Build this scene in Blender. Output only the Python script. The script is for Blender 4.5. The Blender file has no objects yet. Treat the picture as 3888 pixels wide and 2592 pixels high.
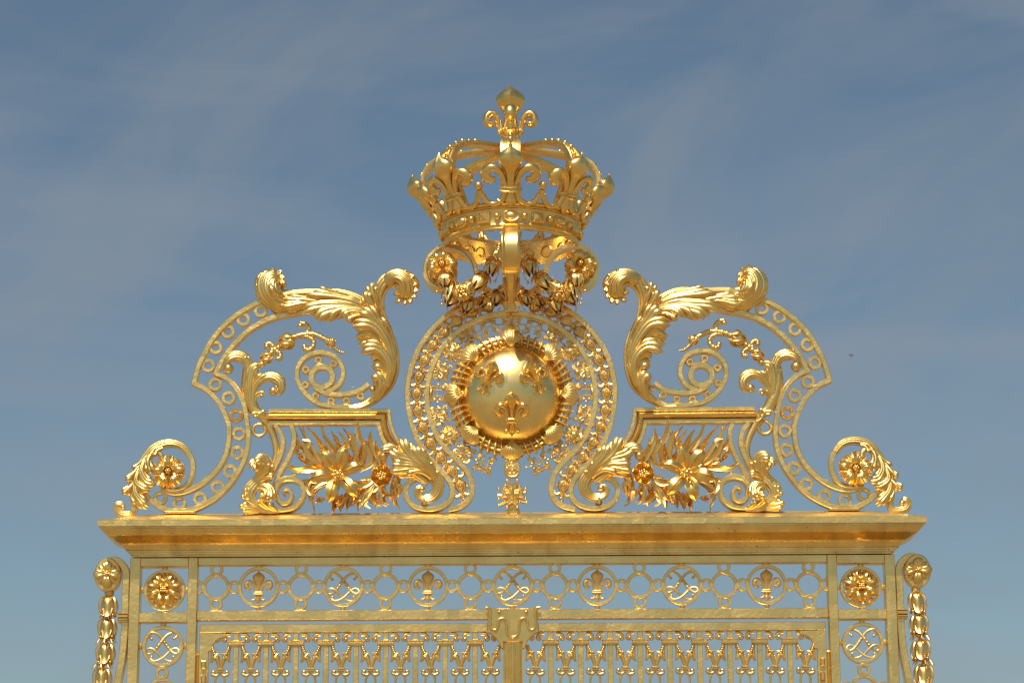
import bpy, bmesh, math, random
import numpy as np
from mathutils import Matrix, Vector
random.seed(7); rng=np.random.default_rng(7)
sc=bpy.context.scene; COL=sc.collection
pi=math.pi
# ---------------------------------------------------------------- camera model
F=9632.0; TH=math.radians(14.0); RO=math.radians(0.27); D=18.69; CZ=1.6; CX=0.004
def P(u,v,Y=0.0):
    a=(u-1944)/F; b=-(v-1296)/F
    a,b=a*math.cos(RO)+b*math.sin(RO), -a*math.sin(RO)+b*math.cos(RO)
    dy=math.cos(TH)-b*math.sin(TH); dz=math.sin(TH)+b*math.cos(TH)
    t=(Y+D)/dy
    return np.array([CX+a*t, Y, CZ+dz*t])
K1=(1500,300,2.24);K2=(1500,900,2.6133);K3=(1500,1400,2.6133);K4=(700,950,2.4122);K5=(350,1500,2.6133)
K6=(900,1500,2.6133);K7=(300,1900,2.266);K8=(1300,2050,2.352);KA=(940,1000,6.03);KB=(1240,1000,2.8);KC=(340,2080,3.063);KG=(1600,900,4.9)
def Q(K,x,y,Y=0.0): return P(K[0]+x/K[2],K[1]+y/K[2],Y)
def L(K,pts,Y=0.0): return np.array([Q(K,p[0],p[1],Y+(p[2] if len(p)>2 else 0)) for p in pts])
def m(px): return px/500.0
# ---------------------------------------------------------------- mesh tools
def spl(p,n=8,closed=False):
    p=np.asarray(p,float)
    if len(p)<3 and not closed:
        t=np.linspace(0,1,n+1)[:,None]; return p[0]*(1-t)+p[1]*t
    q=np.vstack([p[-1],p,p[0],p[1]]) if closed else np.vstack([2*p[0]-p[1],p,2*p[-1]-p[-2]])
    out=[]; N=len(p) if closed else len(p)-1
    for i in range(N):
        a,b,c,d=q[i],q[i+1],q[i+2],q[i+3]
        # centripetal-ish
        for k in range(n):
            t=k/n
            out.append(.5*((2*b)+(-a+c)*t+(2*a-5*b+4*c-d)*t*t+(-a+3*b-3*c+d)*t**3))
    if not closed: out.append(p[-1])
    return np.array(out)
def resamp(p,n):
    p=np.asarray(p,float); s=np.r_[0,np.cumsum(np.linalg.norm(np.diff(p,axis=0),axis=1))]
    t=np.linspace(0,s[-1],n)
    return np.stack([np.interp(t,s,p[:,k]) for k in range(p.shape[1])],1)
def interp(tab,t):
    tab=np.asarray(tab,float); return np.interp(t,tab[:,0],tab[:,1])
def prof_(st,n=30):
    st=np.array(st,float); c=resamp(spl(st,10),400); h=np.linspace(st[0,0],st[-1,0],n); o=np.argsort(c[:,0],kind='stable')
    return [h]+[np.maximum(np.interp(h,c[o,0],c[o,k]),.0005) for k in range(1,st.shape[1])]
class MB:
    rm=1.0
    def __init__(s,xf=None): s.v=[];s.f=[];s.n=0;s.xf=xf
    def add(s,v,f):
        v=np.asarray(v,float).reshape(-1,3)
        if s.xf is not None: v=s.xf(v)
        s.v.append(v); n=s.n; s.f+=[tuple(int(i)+n for i in q) for q in f]; s.n+=len(v)
    def grid(s,G,cu=False,cv=False,caps=False):
        nu,nv=G.shape[:2]; f=[]
        for i in range(nu if cu else nu-1):
            for j in range(nv if cv else nv-1):
                a=i*nv+j;b=i*nv+(j+1)%nv;c=((i+1)%nu)*nv+(j+1)%nv;d=((i+1)%nu)*nv+j
                f.append((a,b,c,d))
        if caps and not cu: f.append(tuple(range(nv))); f.append(tuple((nu-1)*nv+j for j in range(nv))[::-1])
        s.add(G.reshape(-1,3),f)
    def sheet(s,G,th):
        nu,nv=G.shape[:2]
        du=np.gradient(G,axis=0); dv=np.gradient(G,axis=1); N=np.cross(du,dv); N/=np.linalg.norm(N,axis=2,keepdims=True)+1e-12
        A=G+N*th/2; B=G-N*th/2; f=[]; o=nu*nv
        for i in range(nu-1):
            for j in range(nv-1):
                a=i*nv+j;b=a+1;c=b+nv;d=a+nv
                f.append((a,b,c,d)); f.append((o+d,o+c,o+b,o+a))
        for i in range(nu-1):
            a=i*nv;d=a+nv; f.append((a,d,o+d,o+a)); a=i*nv+nv-1;d=a+nv; f.append((d,a,o+a,o+d))
        for j in range(nv-1):
            f.append((j+1,j,o+j,o+j+1)); a=(nu-1)*nv+j; f.append((a,a+1,o+a+1,o+a))
        s.add(np.concatenate([A.reshape(-1,3),B.reshape(-1,3)]),f)
    def tube(s,p,r,nseg=10,fy=1.0,closed=False,caps=True,fn=1.0,ref=(0,1,0),sec=None):
        p=np.asarray(p,float); n=len(p); r=np.broadcast_to(np.asarray(r,float)*s.rm,(n,))
        if closed: T=np.roll(p,-1,0)-np.roll(p,1,0)
        else: T=np.gradient(p,axis=0)
        T/=np.linalg.norm(T,axis=1,keepdims=True)+1e-12
        B=[]; b=np.array(ref,float)
        if abs(b@T[0])>.95: b=np.array([0,0,1.0]) if abs(T[0][2])<.9 else np.array([1.0,0,0])
        glob=np.array(ref,float)
        for i in range(n):
            if abs(glob@T[i])<.9: g=glob-(glob@T[i])*T[i]; g/=np.linalg.norm(g); b=g if (g@b>0 or i==0) else -g
            else: b=b-(b@T[i])*T[i]; b/=np.linalg.norm(b)+1e-12
            B.append(b)
        B=np.array(B); N=np.cross(T,B)
        if sec is None:
            a=np.arange(nseg)*2*pi/nseg; sec=np.stack([np.cos(a),np.sin(a)],1)
        sec=np.asarray(sec,float)
        G=p[:,None]+r[:,None,None]*(fn*sec[None,:,0,None]*N[:,None]+fy*sec[None,:,1,None]*B[:,None])
        s.grid(G,cu=closed,cv=True,caps=caps and not closed)
    def flat(s,p,w,y0,y1,c=.004,closed=False):
        """bar along a path in the XZ plane, rectangular section with eased front edges"""
        p=np.asarray(p,float); n=len(p)
        w=np.broadcast_to(np.asarray(w,float),(n,)); y0=np.broadcast_to(np.asarray(y0,float),(n,)); y1=np.broadcast_to(np.asarray(y1,float),(n,))
        q=p[:,[0,2]]
        if closed: d1=q-np.roll(q,1,0); d2=np.roll(q,-1,0)-q
        else:
            d=np.diff(q,axis=0); d1=np.vstack([d[:1],d]); d2=np.vstack([d,d[-1:]])
        d1=d1/(np.linalg.norm(d1,axis=1,keepdims=True)+1e-12); d2=d2/(np.linalg.norm(d2,axis=1,keepdims=True)+1e-12)
        n1=np.stack([-d1[:,1],d1[:,0]],1); n2=np.stack([-d2[:,1],d2[:,0]],1); nn=n1+n2; nn/=np.linalg.norm(nn,axis=1,keepdims=True)+1e-12
        k=1/np.clip((nn*n1).sum(1),.35,1); hw=w/2
        rows=[]
        for a,y in ((-1,'c'),(-1,'f'),(1,'f'),(1,'c'),(1,'b'),(-1,'b')):
            off=(hw-(c if y=='f' else 0))*a; yy={'c':y0+c,'f':y0,'b':y1}[y]
            xz=q+nn*(off*k)[:,None]
            rows.append(np.stack([xz[:,0],yy,xz[:,1]],1))
        s.grid(np.stack(rows,1),cu=closed,cv=True,caps=not closed)
    def ringf(s,c,R,r,y0,y1,n=40,c_=.004):
        a=np.arange(n)*2*pi/n; p=np.stack([c[0]+(R+r)/2*np.cos(a),0*a,c[2]+(R+r)/2*np.sin(a)],1)
        s.flat(p,R-r,y0,y1,c_,closed=True)
    def prism(s,p2,y0,y1,c=.004):
        p=np.asarray(p2,float)[:,[0,-1]]; n=len(p)
        A=np.roll(p,1,0);B=np.roll(p,-1,0)
        d1=p-A;d2=B-p; d1/=np.linalg.norm(d1,axis=1,keepdims=True)+1e-12; d2/=np.linalg.norm(d2,axis=1,keepdims=True)+1e-12
        area=.5*np.sum(p[:,0]*B[:,1]-B[:,0]*p[:,1]); sg=1 if area>0 else -1
        nn=np.stack([-(d1+d2)[:,1],(d1+d2)[:,0]],1)*sg; nn/=np.linalg.norm(nn,axis=1,keepdims=True)+1e-12
        ins=p+nn*c
        v=np.concatenate([np.stack([ins[:,0],np.full(n,y0),ins[:,1]],1),np.stack([p[:,0],np.full(n,y0+c),p[:,1]],1),np.stack([p[:,0],np.full(n,y1),p[:,1]],1)])
        f=[tuple(range(n)),tuple(range(2*n,3*n))[::-1]]
        for i in range(n):
            j=(i+1)%n; f.append((i,j,n+j,n+i)); f.append((n+i,n+j,2*n+j,2*n+i))
        s.add(v,f)
    def box(s,a,b,c=.004):
        s.prism([(a[0],a[2]),(b[0],a[2]),(b[0],b[2]),(a[0],b[2])],a[1],b[1],c)
    def lathe(s,c,prof,n=24,axis='z',ang=(0,2*pi)):
        prof=np.asarray(prof,float); full=abs(ang[1]-ang[0]-2*pi)<1e-6
        a=np.linspace(ang[0],ang[1],n+1)[: n if full else n+1]
        G=np.stack([prof[:,0][:,None]*np.sin(a),-prof[:,0][:,None]*np.cos(a),prof[:,1][:,None]+0*a],2)
        if axis=='y': G=G[:,:,[0,2,1]]*np.array([1,-1,-1])
        s.grid(G+np.asarray(c),cv=full)
    def ball(s,c,r,n=12,sc=(1,1,1)):
        t=np.linspace(.02,pi-.02,max(6,n//2+2)); a=np.arange(n)*2*pi/n
        G=np.stack([np.sin(t)[:,None]*np.cos(a),np.sin(t)[:,None]*np.sin(a),np.cos(t)[:,None]+0*a],2)*r*np.array(sc)
        s.grid(G+np.asarray(c),cv=True,caps=True)
    # ornament pieces -------------------------------------------------
    def lobe(s,ctrl,n=5,w=.05,r=.014,bulge=.03,curl=0.,fy=.8,base=.2,stag=.15,splay=.0,w0=None,nt=18,tipr=1.0):
        """palmate acanthus lobe: n ridged fingers that run together along ctrl and end in separate rounded tips"""
        n=max(2,int(round(n*.72))); r=r*1.32
        ctrl=np.asarray(ctrl,float); C=resamp(spl(ctrl,8),60)
        for i in range(n):
            sI=0 if n==1 else -1+2*i/(n-1)
            tmax=1-stag*abs(sI)**1.4-(.06 if i%2 else 0)*random.random()
            t=np.linspace(0,tmax,nt)
            idx=t*59; C_=np.stack([np.interp(idx,np.arange(60),C[:,k]) for k in range(3)],1)
            T=np.gradient(C_,axis=0); T/=np.linalg.norm(T,axis=1,keepdims=True)+1e-9
            N=np.stack([-T[:,2],0*t,T[:,0]],1); N/=np.linalg.norm(N,axis=1,keepdims=True)+1e-9
            g=base+(1-base)*np.clip(t,0,1)**.9
            if w0 is not None: g=w0(t)
            extra=splay*np.clip((t/tmax-.7)/.3,0,1)**2
            p=C_+N*(sI*(w*g+extra))[:,None]
            p[:,1]-=bulge*(1-.7*sI*sI)*np.sin(pi*np.clip(t*.8+.1,0,1))+curl*t**3
            tt=t/tmax
            rad=r*(.45+.55*g)*np.sqrt(np.clip(1-np.clip((tt-.82)/.18,0,1)**2.6,0.02,1))*(1+(.25*tipr)*np.exp(-((tt-.84)/.09)**2))
            s.tube(p,rad,9,fy=fy*1.15)
    def stem(s,ctrl,w,n=4,y=.0,fy=.8,rr=None,nt=40):
        """fluted stem: parallel ridges; w = table of (t, half width)"""
        C=resamp(spl(ctrl,8),nt); t=np.linspace(0,1,nt); T=np.gradient(C,axis=0); T/=np.linalg.norm(T,axis=1,keepdims=True)
        N=np.stack([-T[:,2],0*t,T[:,0]],1); N/=np.linalg.norm(N,axis=1,keepdims=True)+1e-9
        W=interp(w,t)
        for i in range(n):
            sI=0 if n==1 else -1+2*i/(n-1)
            rad=W/(n)*1.25
            p=C+N*(sI*(W-rad*.9))[:,None]; p[:,1]+=y-.35*W*(1-sI*sI)
            s.tube(p,np.maximum(rad,.002),8,fy=fy)
def newmesh(name,mb,origin):
    V=np.concatenate(mb.v)-np.asarray(origin); me=bpy.data.meshes.new(name)
    me.from_pydata(V.tolist(),[],mb.f); me.update()
    b=bmesh.new(); b.from_mesh(me); bmesh.ops.recalc_face_normals(b,faces=b.faces); b.to_mesh(me); b.free()
    me.shade_smooth(); me.set_sharp_from_angle(angle=math.radians(42))
    return me
ORI={}
def part(name,mb,mat,parent=None,sharp=None,label=None):
    """parent: object whose world origin is ORI[parent]; mesh vertices are given in scene coordinates"""
    o_=ORI[parent.name] if parent else np.zeros(3)
    me=newmesh(name,mb,o_); me.materials.append(mat)
    o=bpy.data.objects.new(name,me); COL.objects.link(o)
    if parent: o.parent=parent
    ORI[o.name]=o_
    if label: o['label']=label
    return o
def thing(name,loc,label,cat,group=None):
    o=bpy.data.objects.new(name,None); COL.objects.link(o); o.location=loc; o.empty_display_size=.1
    o['label']=label; o['category']=cat
    if group: o['group']=group
    ORI[o.name]=np.array(loc,float); return o
def kids(o): return [c for c in o.children]
def dup(o,parent,dx=0,dz=0,M=None,dy=0):
    """copy of a part (with its sub-parts), sharing meshes"""
    c=o.copy(); COL.objects.link(c); c.parent=parent; c.matrix_parent_inverse=Matrix()
    if M is not None: c.matrix_basis=M
    else: c.location=Vector(o.location)+Vector((dx,dy,dz))
    for k in kids(o):
        kc=k.copy(); COL.objects.link(kc); kc.parent=c
    ORI[c.name]=ORI[o.name]
    return c
_mm={}
S=Matrix.Diagonal((-1,1,1,1))
def mirror(o,parent=None,label=None):
    c=o.copy()
    if o.data:
        if o.data.name not in _mm:
            me=o.data.copy(); me.transform(S); me.flip_normals(); _mm[o.data.name]=me
            if me.materials and me.materials[0].name.startswith(('gilded_cast','gilded_fine')):
                V=np.empty(len(me.vertices)*3); me.vertices.foreach_get('co',V); V=V.reshape(-1,3); k=len(_mm)
                V=V+.0045*np.stack([np.sin(13*V[:,2]+9*V[:,0]+k),np.sin(11*V[:,0]+2*k),np.sin(15*V[:,0]-8*V[:,2]+3*k)],1); me.vertices.foreach_set('co',V.ravel()); me.update()
        c.data=_mm[o.data.name]
    COL.objects.link(c); c.parent=parent; c.matrix_basis=S@o.matrix_basis@S
    if label: c['label']=label
    for k in kids(o): mirror(k,c)
    return c
# ---------------------------------------------------------------- materials
def gold(name,base=(1.0,.72,.27),rough=.27,bump=.25,bscale=60,stain=0.25,hammer=False):
    M=bpy.data.materials.new(name); M.use_nodes=True; nt=M.node_tree; N=nt.nodes; bs=N['Principled BSDF']
    tc=N.new('ShaderNodeTexCoord'); gm=N.new('ShaderNodeNewGeometry')
    n1=N.new('ShaderNodeTexNoise'); n1.inputs['Scale'].default_value=bscale; n1.inputs['Detail'].default_value=3
    nt.links.new(gm.outputs['Position'],n1.inputs['Vector'])
    n2=N.new('ShaderNodeTexNoise'); n2.inputs['Scale'].default_value=5; n2.inputs['Detail'].default_value=6; n2.inputs['Roughness'].default_value=.65
    nt.links.new(gm.outputs['Position'],n2.inputs['Vector'])
    cr=N.new('ShaderNodeValToRGB'); cr.color_ramp.elements[0].position=.28; cr.color_ramp.elements[1].position=.62
    k=1-stain
    cr.color_ramp.elements[0].color=(base[0]*k,base[1]*k*.93,base[2]*k*.85,1); cr.color_ramp.elements[1].color=(*base,1)
    nt.links.new(n2.outputs[0],cr.inputs[0]); nt.links.new(cr.outputs[0],bs.inputs['Base Color'])
    bs.inputs['Metallic'].default_value=1.0
    vl=N.new('ShaderNodeTexVoronoi'); vl.distance='CHEBYCHEV'; vl.inputs['Scale'].default_value=11; vl.inputs['Randomness'].default_value=.35; nt.links.new(gm.outputs['Position'],vl.inputs['Vector'])
    ml=N.new('ShaderNodeMapRange'); ml.inputs[3].default_value=-.055; ml.inputs[4].default_value=.055; sx_=N.new('ShaderNodeSeparateColor'); nt.links.new(vl.outputs['Color'],sx_.inputs[0]); nt.links.new(sx_.outputs[0],ml.inputs[0])
    mr=N.new('ShaderNodeMapRange'); mr.inputs[3].default_value=rough*1.35; mr.inputs[4].default_value=rough*.75
    nt.links.new(n2.outputs[0],mr.inputs[0]); ad=N.new('ShaderNodeMath'); nt.links.new(mr.outputs[0],ad.inputs[0]); nt.links.new(ml.outputs[0],ad.inputs[1]); nt.links.new(ad.outputs[0],bs.inputs['Roughness'])
    b=N.new('ShaderNodeBump'); b.inputs['Strength'].default_value=bump; b.inputs['Distance'].default_value=.004
    nt.links.new(n1.outputs[0],b.inputs['Height'])
    if hammer:
        v=N.new('ShaderNodeTexVoronoi'); v.feature='SMOOTH_F1'; v.inputs['Scale'].default_value=34
        nt.links.new(gm.outputs['Position'],v.inputs['Vector'])
        b2=N.new('ShaderNodeBump'); b2.inputs['Strength'].default_value=.32; b2.inputs['Distance'].default_value=.006
        nt.links.new(v.outputs['Distance'],b2.inputs['Height']); nt.links.new(b.outputs[0],b2.inputs['Normal']); nt.links.new(b2.outputs[0],bs.inputs['Normal'])
    else: nt.links.new(b.outputs[0],bs.inputs['Normal'])
    return M
GB=(.97,.715,.275)
G_mono=gold('gilded_rod',GB,.42,.2,70,.22)
GC=(.97,.685,.235)
G_cast=gold('gilded_cast_metal',GC,.33,.22,70,.22)
G_flat=gold('gilded_wrought_iron',GB,.33,.4,60,.16,hammer=True)
G_smooth=gold('gilded_smooth_sheet',GC,.29,.12,22,.18)
G_dome=gold('gilded_beaten_dome',GB,.27,.55,7,.18)

G_fine=gold('gilded_fine_ornament',GC,.36,.25,130,.30)
G_wreath=gold('gilded_wreath_metal',GC,.42,.12,60,.25)
G_lid=gold('gilded_lid_sheet',GB,.46,.12,22,.2)
G_corn=gold('gilded_cornice_sheet',GB,.30,.10,30,.22)
nt=G_corn.node_tree; N=nt.nodes; bs=N['Principled BSDF']; src=bs.inputs['Base Color'].links[0].from_socket
gm=N.new('ShaderNodeNewGeometry'); mp=N.new('ShaderNodeMapping'); mp.inputs['Scale'].default_value=(5,1,.8); nt.links.new(gm.outputs['Position'],mp.inputs['Vector'])
ns=N.new('ShaderNodeTexNoise'); ns.inputs['Scale'].default_value=1; ns.inputs['Detail'].default_value=5; nt.links.new(mp.outputs[0],ns.inputs['Vector'])
c1=N.new('ShaderNodeValToRGB'); c1.color_ramp.elements[0].position=.56; c1.color_ramp.elements[0].color=(0,0,0,1); c1.color_ramp.elements[1].position=.74; c1.color_ramp.elements[1].color=(.35,.35,.35,1); nt.links.new(ns.outputs[0],c1.inputs[0])
m1=N.new('ShaderNodeMix'); m1.data_type='RGBA'; m1.inputs[7].default_value=(.36,.17,.05,1); nt.links.new(c1.outputs[0],m1.inputs[0]); nt.links.new(src,m1.inputs[6])
np_=N.new('ShaderNodeTexNoise'); np_.inputs['Scale'].default_value=38; np_.inputs['Detail'].default_value=2; nt.links.new(gm.outputs['Position'],np_.inputs['Vector'])
c2=N.new('ShaderNodeValToRGB'); c2.color_ramp.elements[0].position=.70; c2.color_ramp.elements[0].color=(0,0,0,1); c2.color_ramp.elements[1].position=.74; c2.color_ramp.elements[1].color=(.7,.7,.7,1); nt.links.new(np_.outputs[0],c2.inputs[0])
m2=N.new('ShaderNodeMix'); m2.data_type='RGBA'; m2.inputs[7].default_value=(.12,.06,.03,1); nt.links.new(c2.outputs[0],m2.inputs[0]); nt.links.new(m1.outputs[2],m2.inputs[6]); nt.links.new(m2.outputs[2],bs.inputs['Base Color'])
# ================================================================ CORNICE
PW=1.0
zc_top=P(1944,1966,-.25)[2]; zc_f=P(1944,1989,-.25)[2]+.0; zc_b=P(1944,2108,0)[2]
hx=abs(P(372,1975,-.25)[0]); px_=.25            # fascia half length and projection
hb=hx-.25                                        # half length at the frame face
yb=.12                                           # back face of the frame
def around(prof,cz=0):
    """sweep (offset, z) profile round the rectangle of the frame head"""
    G=[]
    for o,z in prof:
        G.append([(-hb-o,-o,z),(hb+o,-o,z),(hb+o,yb+o,z),(-hb-o,yb+o,z)])
    return np.array(G,float)
T_=thing('cornice',(0,0,zc_b),'long moulded gilded cornice with stained deep-gold underside and sloping lid, across the whole gate','cornice')
H=zc_f-zc_b
mb=MB(); mb.grid(around([(.25,zc_f),(.25,zc_top)]),cv=True); part('fascia',mb,G_flat,T_)
prof=[(.249,zc_f-.001),(.232,zc_f-.003),(.232,zc_f-.012)]
for k in range(15):
    t=k/14; o=.222-.150*(t-.5*math.sin(2*pi*t)/(pi)*.75)-.0; prof.append((o,zc_f-.014-(H-.062)*t))
prof+=[(.066,zc_b+.042),(.052,zc_b+.041),(.052,zc_b+.028),(.040,zc_b+.026),(.040,zc_b+.014),(.018,zc_b+.012),(.018,zc_b),(-.05,zc_b)]
mb=MB(); mb.grid(around(prof),cv=True,caps=True); part('cyma_moulding',mb,G_corn,T_)
zr=P(1944,1946,0)[2]
mb=MB(); G=around([(.246,zc_top+.002),(-.02,zr)]); G[1,:,1]=[.0,.0,.12,.12]; G[1,:,0]=[-hb+.10,hb-.10,hb-.10,-hb+.10]; mb.grid(G,cv=True,caps=True); part('sloping_lid',mb,G_lid,T_)
mb=MB(); mb.box((-hb+.16,-.0,zr-.012),(hb-.16,.09,zr+.004)); part('base_bar',mb,G_lid,T_)
# ================================================================ shared ornament meshes
def rosette(mb,c,R,n=5,fl=5,depth=.05,rot=.3,dbl=True,bead=True):
    c=np.asarray(c,float)
    for layer in range(2 if dbl else 1):
        for k in range(n):
            a0=rot+(k+.5*layer)*2*pi/n; half=pi/n*(1.02 if layer==0 else .6)
            u=np.linspace(0,1,9); v=np.linspace(-1,1,4*fl+1)
            U,V=np.meshgrid(u,v,indexing='ij')
            edge=1-.30*np.abs(V)**3.2-.025*np.cos(fl*pi*V)
            r=R*(.16+.84*U*edge)*(1 if layer==0 else .97)
            A=a0+half*V*(.55+.45*np.sin(pi*np.clip(U*.6+.25,0,1)))
            y=-depth*(.55+.75*np.sin(pi*U*.8)-.35*U)+(.016 if layer else -.006)+R*.035*np.cos(fl*pi*V)*U+.75*depth*V**2*U
            G=np.stack([c[0]+r*np.cos(A),c[1]+y,c[2]+r*np.sin(A)],2); mb.sheet(G,.005)
            if bead and layer==0:
                for vv in np.linspace(-.85,.85,6):
                    e=1-.30*abs(vv)**3.2; rr=R*(.16+.84*e); aa=a0+half*vv*(.55+.45*math.sin(pi*.85))
                    mb.ball((c[0]+rr*math.cos(aa),c[1]-depth*(.55+.75*math.sin(pi*.8)-.35)-.006+.75*depth*vv*vv,c[2]+rr*math.sin(aa)),R*.03,6)
    for k in range(6):
        a=k*pi/3; mb.ball((c[0]+R*.13*math.cos(a),c[1]-depth*1.35,c[2]+R*.13*math.sin(a)),R*.065,8)
    mb.ball((c[0],c[1]-depth*1.4,c[2]),R*.11,10)
    mb.lathe((c[0],c[1],c[2]),[(R*.27,depth*1.35),(R*.22,depth*1.0),(R*.2,depth*.3),(.001,depth*.3)],16,'y')
def disc(mb,c,R,y0,y1,n=36):
    a=np.arange(n)*2*pi/n; mb.prism(np.stack([c[0]+R*np.cos(a),c[2]+R*np.sin(a)],1),y0,y1)
# fleur-de-lis in "units" (height 237, width 210), x lateral, z up, y = -depth
def fleur_geo(xf,g=1.0):
    d={}
    mb=MB(xf)
    def bulb(st,ridge=.22,n=20):
        h,w,dp=prof_(st,30)
        a=np.arange(n)*2*pi/n
        X=w[:,None]*np.cos(a); Y=-dp[:,None]*np.sin(a)*g*(1+ridge*np.exp(-((np.cos(a))/.18)**2)*(np.sin(a)>0))
        mb.grid(np.stack([X,Y,h[:,None]+0*a],2),cv=True,caps=True)
    bulb([(60,14,10),(90,14,11),(112,16,13),(130,20,17),(144,28,22),(158,38,28),(172,46,32),(185,49,33),(197,44,30),(207,34,24),(216,21,16),(224,9,8),(230,4,4),(237,1,1)],.2,36)
    bulb([(0,1,1),(10,10,7),(24,22,13),(38,19,11),(52,14,9),(64,13,9)])
    d['fleur_de_lis']=mb
    cs=[]
    for s in (-1,1):
        mb=MB(xf)
        c=spl([(s*17,0,58),(s*20,0,85),(s*30,-2,113),(s*44,-5,137),(s*66,-8,152),(s*88,-7,146),(s*95,-4,127),(s*82,-2,110),(s*66,-1,108),(s*58,0,116)],5)
        t=np.linspace(0,1,len(c)); r=np.interp(t,[0,.15,.35,.55,.72,.86,.96,1],[7,9,13,18,19,14,9,3])
        mb.tube(c,r,12,fy=.95*g); 
        c2=spl([(s*17,0,62),(s*22,0,45),(s*31,-1,28),(s*42,-2,24),(s*50,-1,32)],4); mb.tube(c2,np.interp(np.linspace(0,1,len(c2)),[0,.5,.8,1],[6,8,10,5]),10,fy=.9*g)
        cs.append(mb)
    d['side_petal']=cs
    mb=MB(xf)
    sec=[(-1,-.4),(-.95,-.9),(-.6,-1.05),(-.3,-.85),(0,-.7),(.3,-.85),(.6,-1.05),(.95,-.9),(1,-.4),(1,.9),(-1,.9)]
    p=np.stack([np.linspace(-42,42,9),np.zeros(9),np.full(9,72.)],1); mb.tube(p,[.55,.9,1,1,1,1,1,.9,.55],sec=np.array(sec)*12.5*np.array([1,1.25*g]),ref=(0,1,0))
    d['clasp']=mb
    return d
def make_fleur(parent,xf,mat,g=1.0,label=None,name='fleur_de_lis',extras=True):
    d=fleur_geo(xf,g)
    o=part(name,d['fleur_de_lis'],mat,parent,label=label)
    for s_ in d['side_petal']: part('side_petal',s_,mat,o)
    part('clasp',d['clasp'],mat,o)
    return o
def planar(c,s,rot=0,ysc=1.0,xsc=1.0):
    ca,sa=math.cos(rot),math.sin(rot); c=np.asarray(c,float)
    def f(v):
        x=v[:,0]*s*xsc; y=v[:,1]*s*ysc; z=(v[:,2]-118)*s
        return np.stack([c[0]+x*ca+z*sa,c[1]+y,c[2]-x*sa+z*ca],1)
    return f
# monogram: two mirrored L's drawn with tapering rods, unit ring radius 1
MONO=[(98,-65),(112,-78),(122,-98),(108,-118),(78,-118),(38,-100),(2,-60),(-30,-15),(-55,20),(-85,52),(-118,66),(-140,52),(-136,30),(-110,18),(-78,28),(-42,62),(-5,98),(38,122),(76,128),(98,112),(96,92)]
def mono_mesh(mb,c,R,y):
    for s in (-1,1):
        k=R/172.; p=[(c[0]+s*x*k, y-(.006 if s>0 else -.006)*math.cos(i*.9), c[2]-z*k) for i,(x,z) in enumerate(MONO)]
        C=spl(p,6); t=np.linspace(0,1,len(C)); r=np.interp(t,[0,.03,.25,.36,.5,.75,.95,1],[8,9,11,14,9,10,7,7])*k
        mb.tube(C,r*1.12,10,fy=.6); mb.ball(p[0],13*k,8); mb.ball(p[-1],13*k,8)
        for q in (.325,.36,.395):
            i=int(q*(len(C)-1)); mb.ball(C[i],14*k,8)
# ================================================================ FRIEZE
zft=P(1944,2138,0)[2]; zfb=P(1944,2311,0)[2]; zrb=P(1944,2347,0)[2]; ztt=zc_b
pin=abs(P(752,2150,0)[0]); pin2=abs(P(715,2150,0)[0]); pout=abs(P(494,2150,0)[0]); pis=abs(P(533,2150,0)[0])
FR=thing('frieze_panel',(0,.0,zrb),'openwork gilded frieze of linked rings holding lilies and crossed monograms under the cornice','frieze')
mb=MB(); mb.box((-pin-.0,.004,zft),(pin,.10,ztt-.004),.003); part('top_rail',mb,G_flat,FR)
mb=MB(); mb.box((-pin,.004,zrb),(pin,.10,zfb),.004); part('bottom_rail',mb,G_flat,FR)
zc=P(1944,2222,.03)[2]; ctr=(0,.03,zc); pitch=m(314.6)*1.0; Rb=m(75.5)
fleurp=[];ring0=None
def ringpart(name,lst,parent,y0=.03,y1=.075):
    mb=MB()
    for c,R,r in lst: mb.ringf(c,R,r,y0,y1,36 if R>.06 else 24,.003)
    return part(name,mb,G_flat,parent)
rb=ringpart('large_ring',[((0,0,zc),Rb,Rb-m(12))],FR)
for k in (-3,-2,-1,1,2,3): dup(rb,FR,k*pitch)
mm_=MB(); mono_mesh(mm_,(0,0,zc),Rb-m(4),.04); mo=part('monogram',mm_,G_mono,FR)
for k in (-2,2): dup(mo,FR,k*pitch)
fl=make_fleur(FR,planar((pitch,.04,zc+.0),m(.525),0,1.05,.92),G_mono)
for k in (-4,-2,2): dup(fl,FR,k*pitch) if k!=-4 else None
dup(fl,FR,-4*pitch)
mr=ringpart('middle_ring',[((pitch/2,0,zc),m(51),m(38.5))],FR,.032,.07)
sr=ringpart('small_ring',[((pitch/2-m(67.5),0,zc),m(24.5),m(13.5))],FR,.028,.066)
rows=[-4,-3,-2,-1,0,1,2,3]
for k in rows[:]:
    if k!=0: dup(mr,FR,k*pitch)
    x0=k*pitch
    if k!=0: dup(sr,FR,x0)
    dup(sr,FR,x0+m(135)); dup(sr,FR,x0+m(67.5),m(66.)); dup(sr,FR,x0+m(67.5),-m(63))
for z in (zc+Rb+.004,zc-Rb-.006):
    pg=MB(); pg.lathe((0,.05,z),[(.001,-.012),(.018,-.012),(.022,0),(.018,.012),(.001,.012)],14); pe=part('peg',pg,G_cast,FR)
    for k in (-3,-2,-1,1,2,3): dup(pe,FR,k*pitch)
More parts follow.
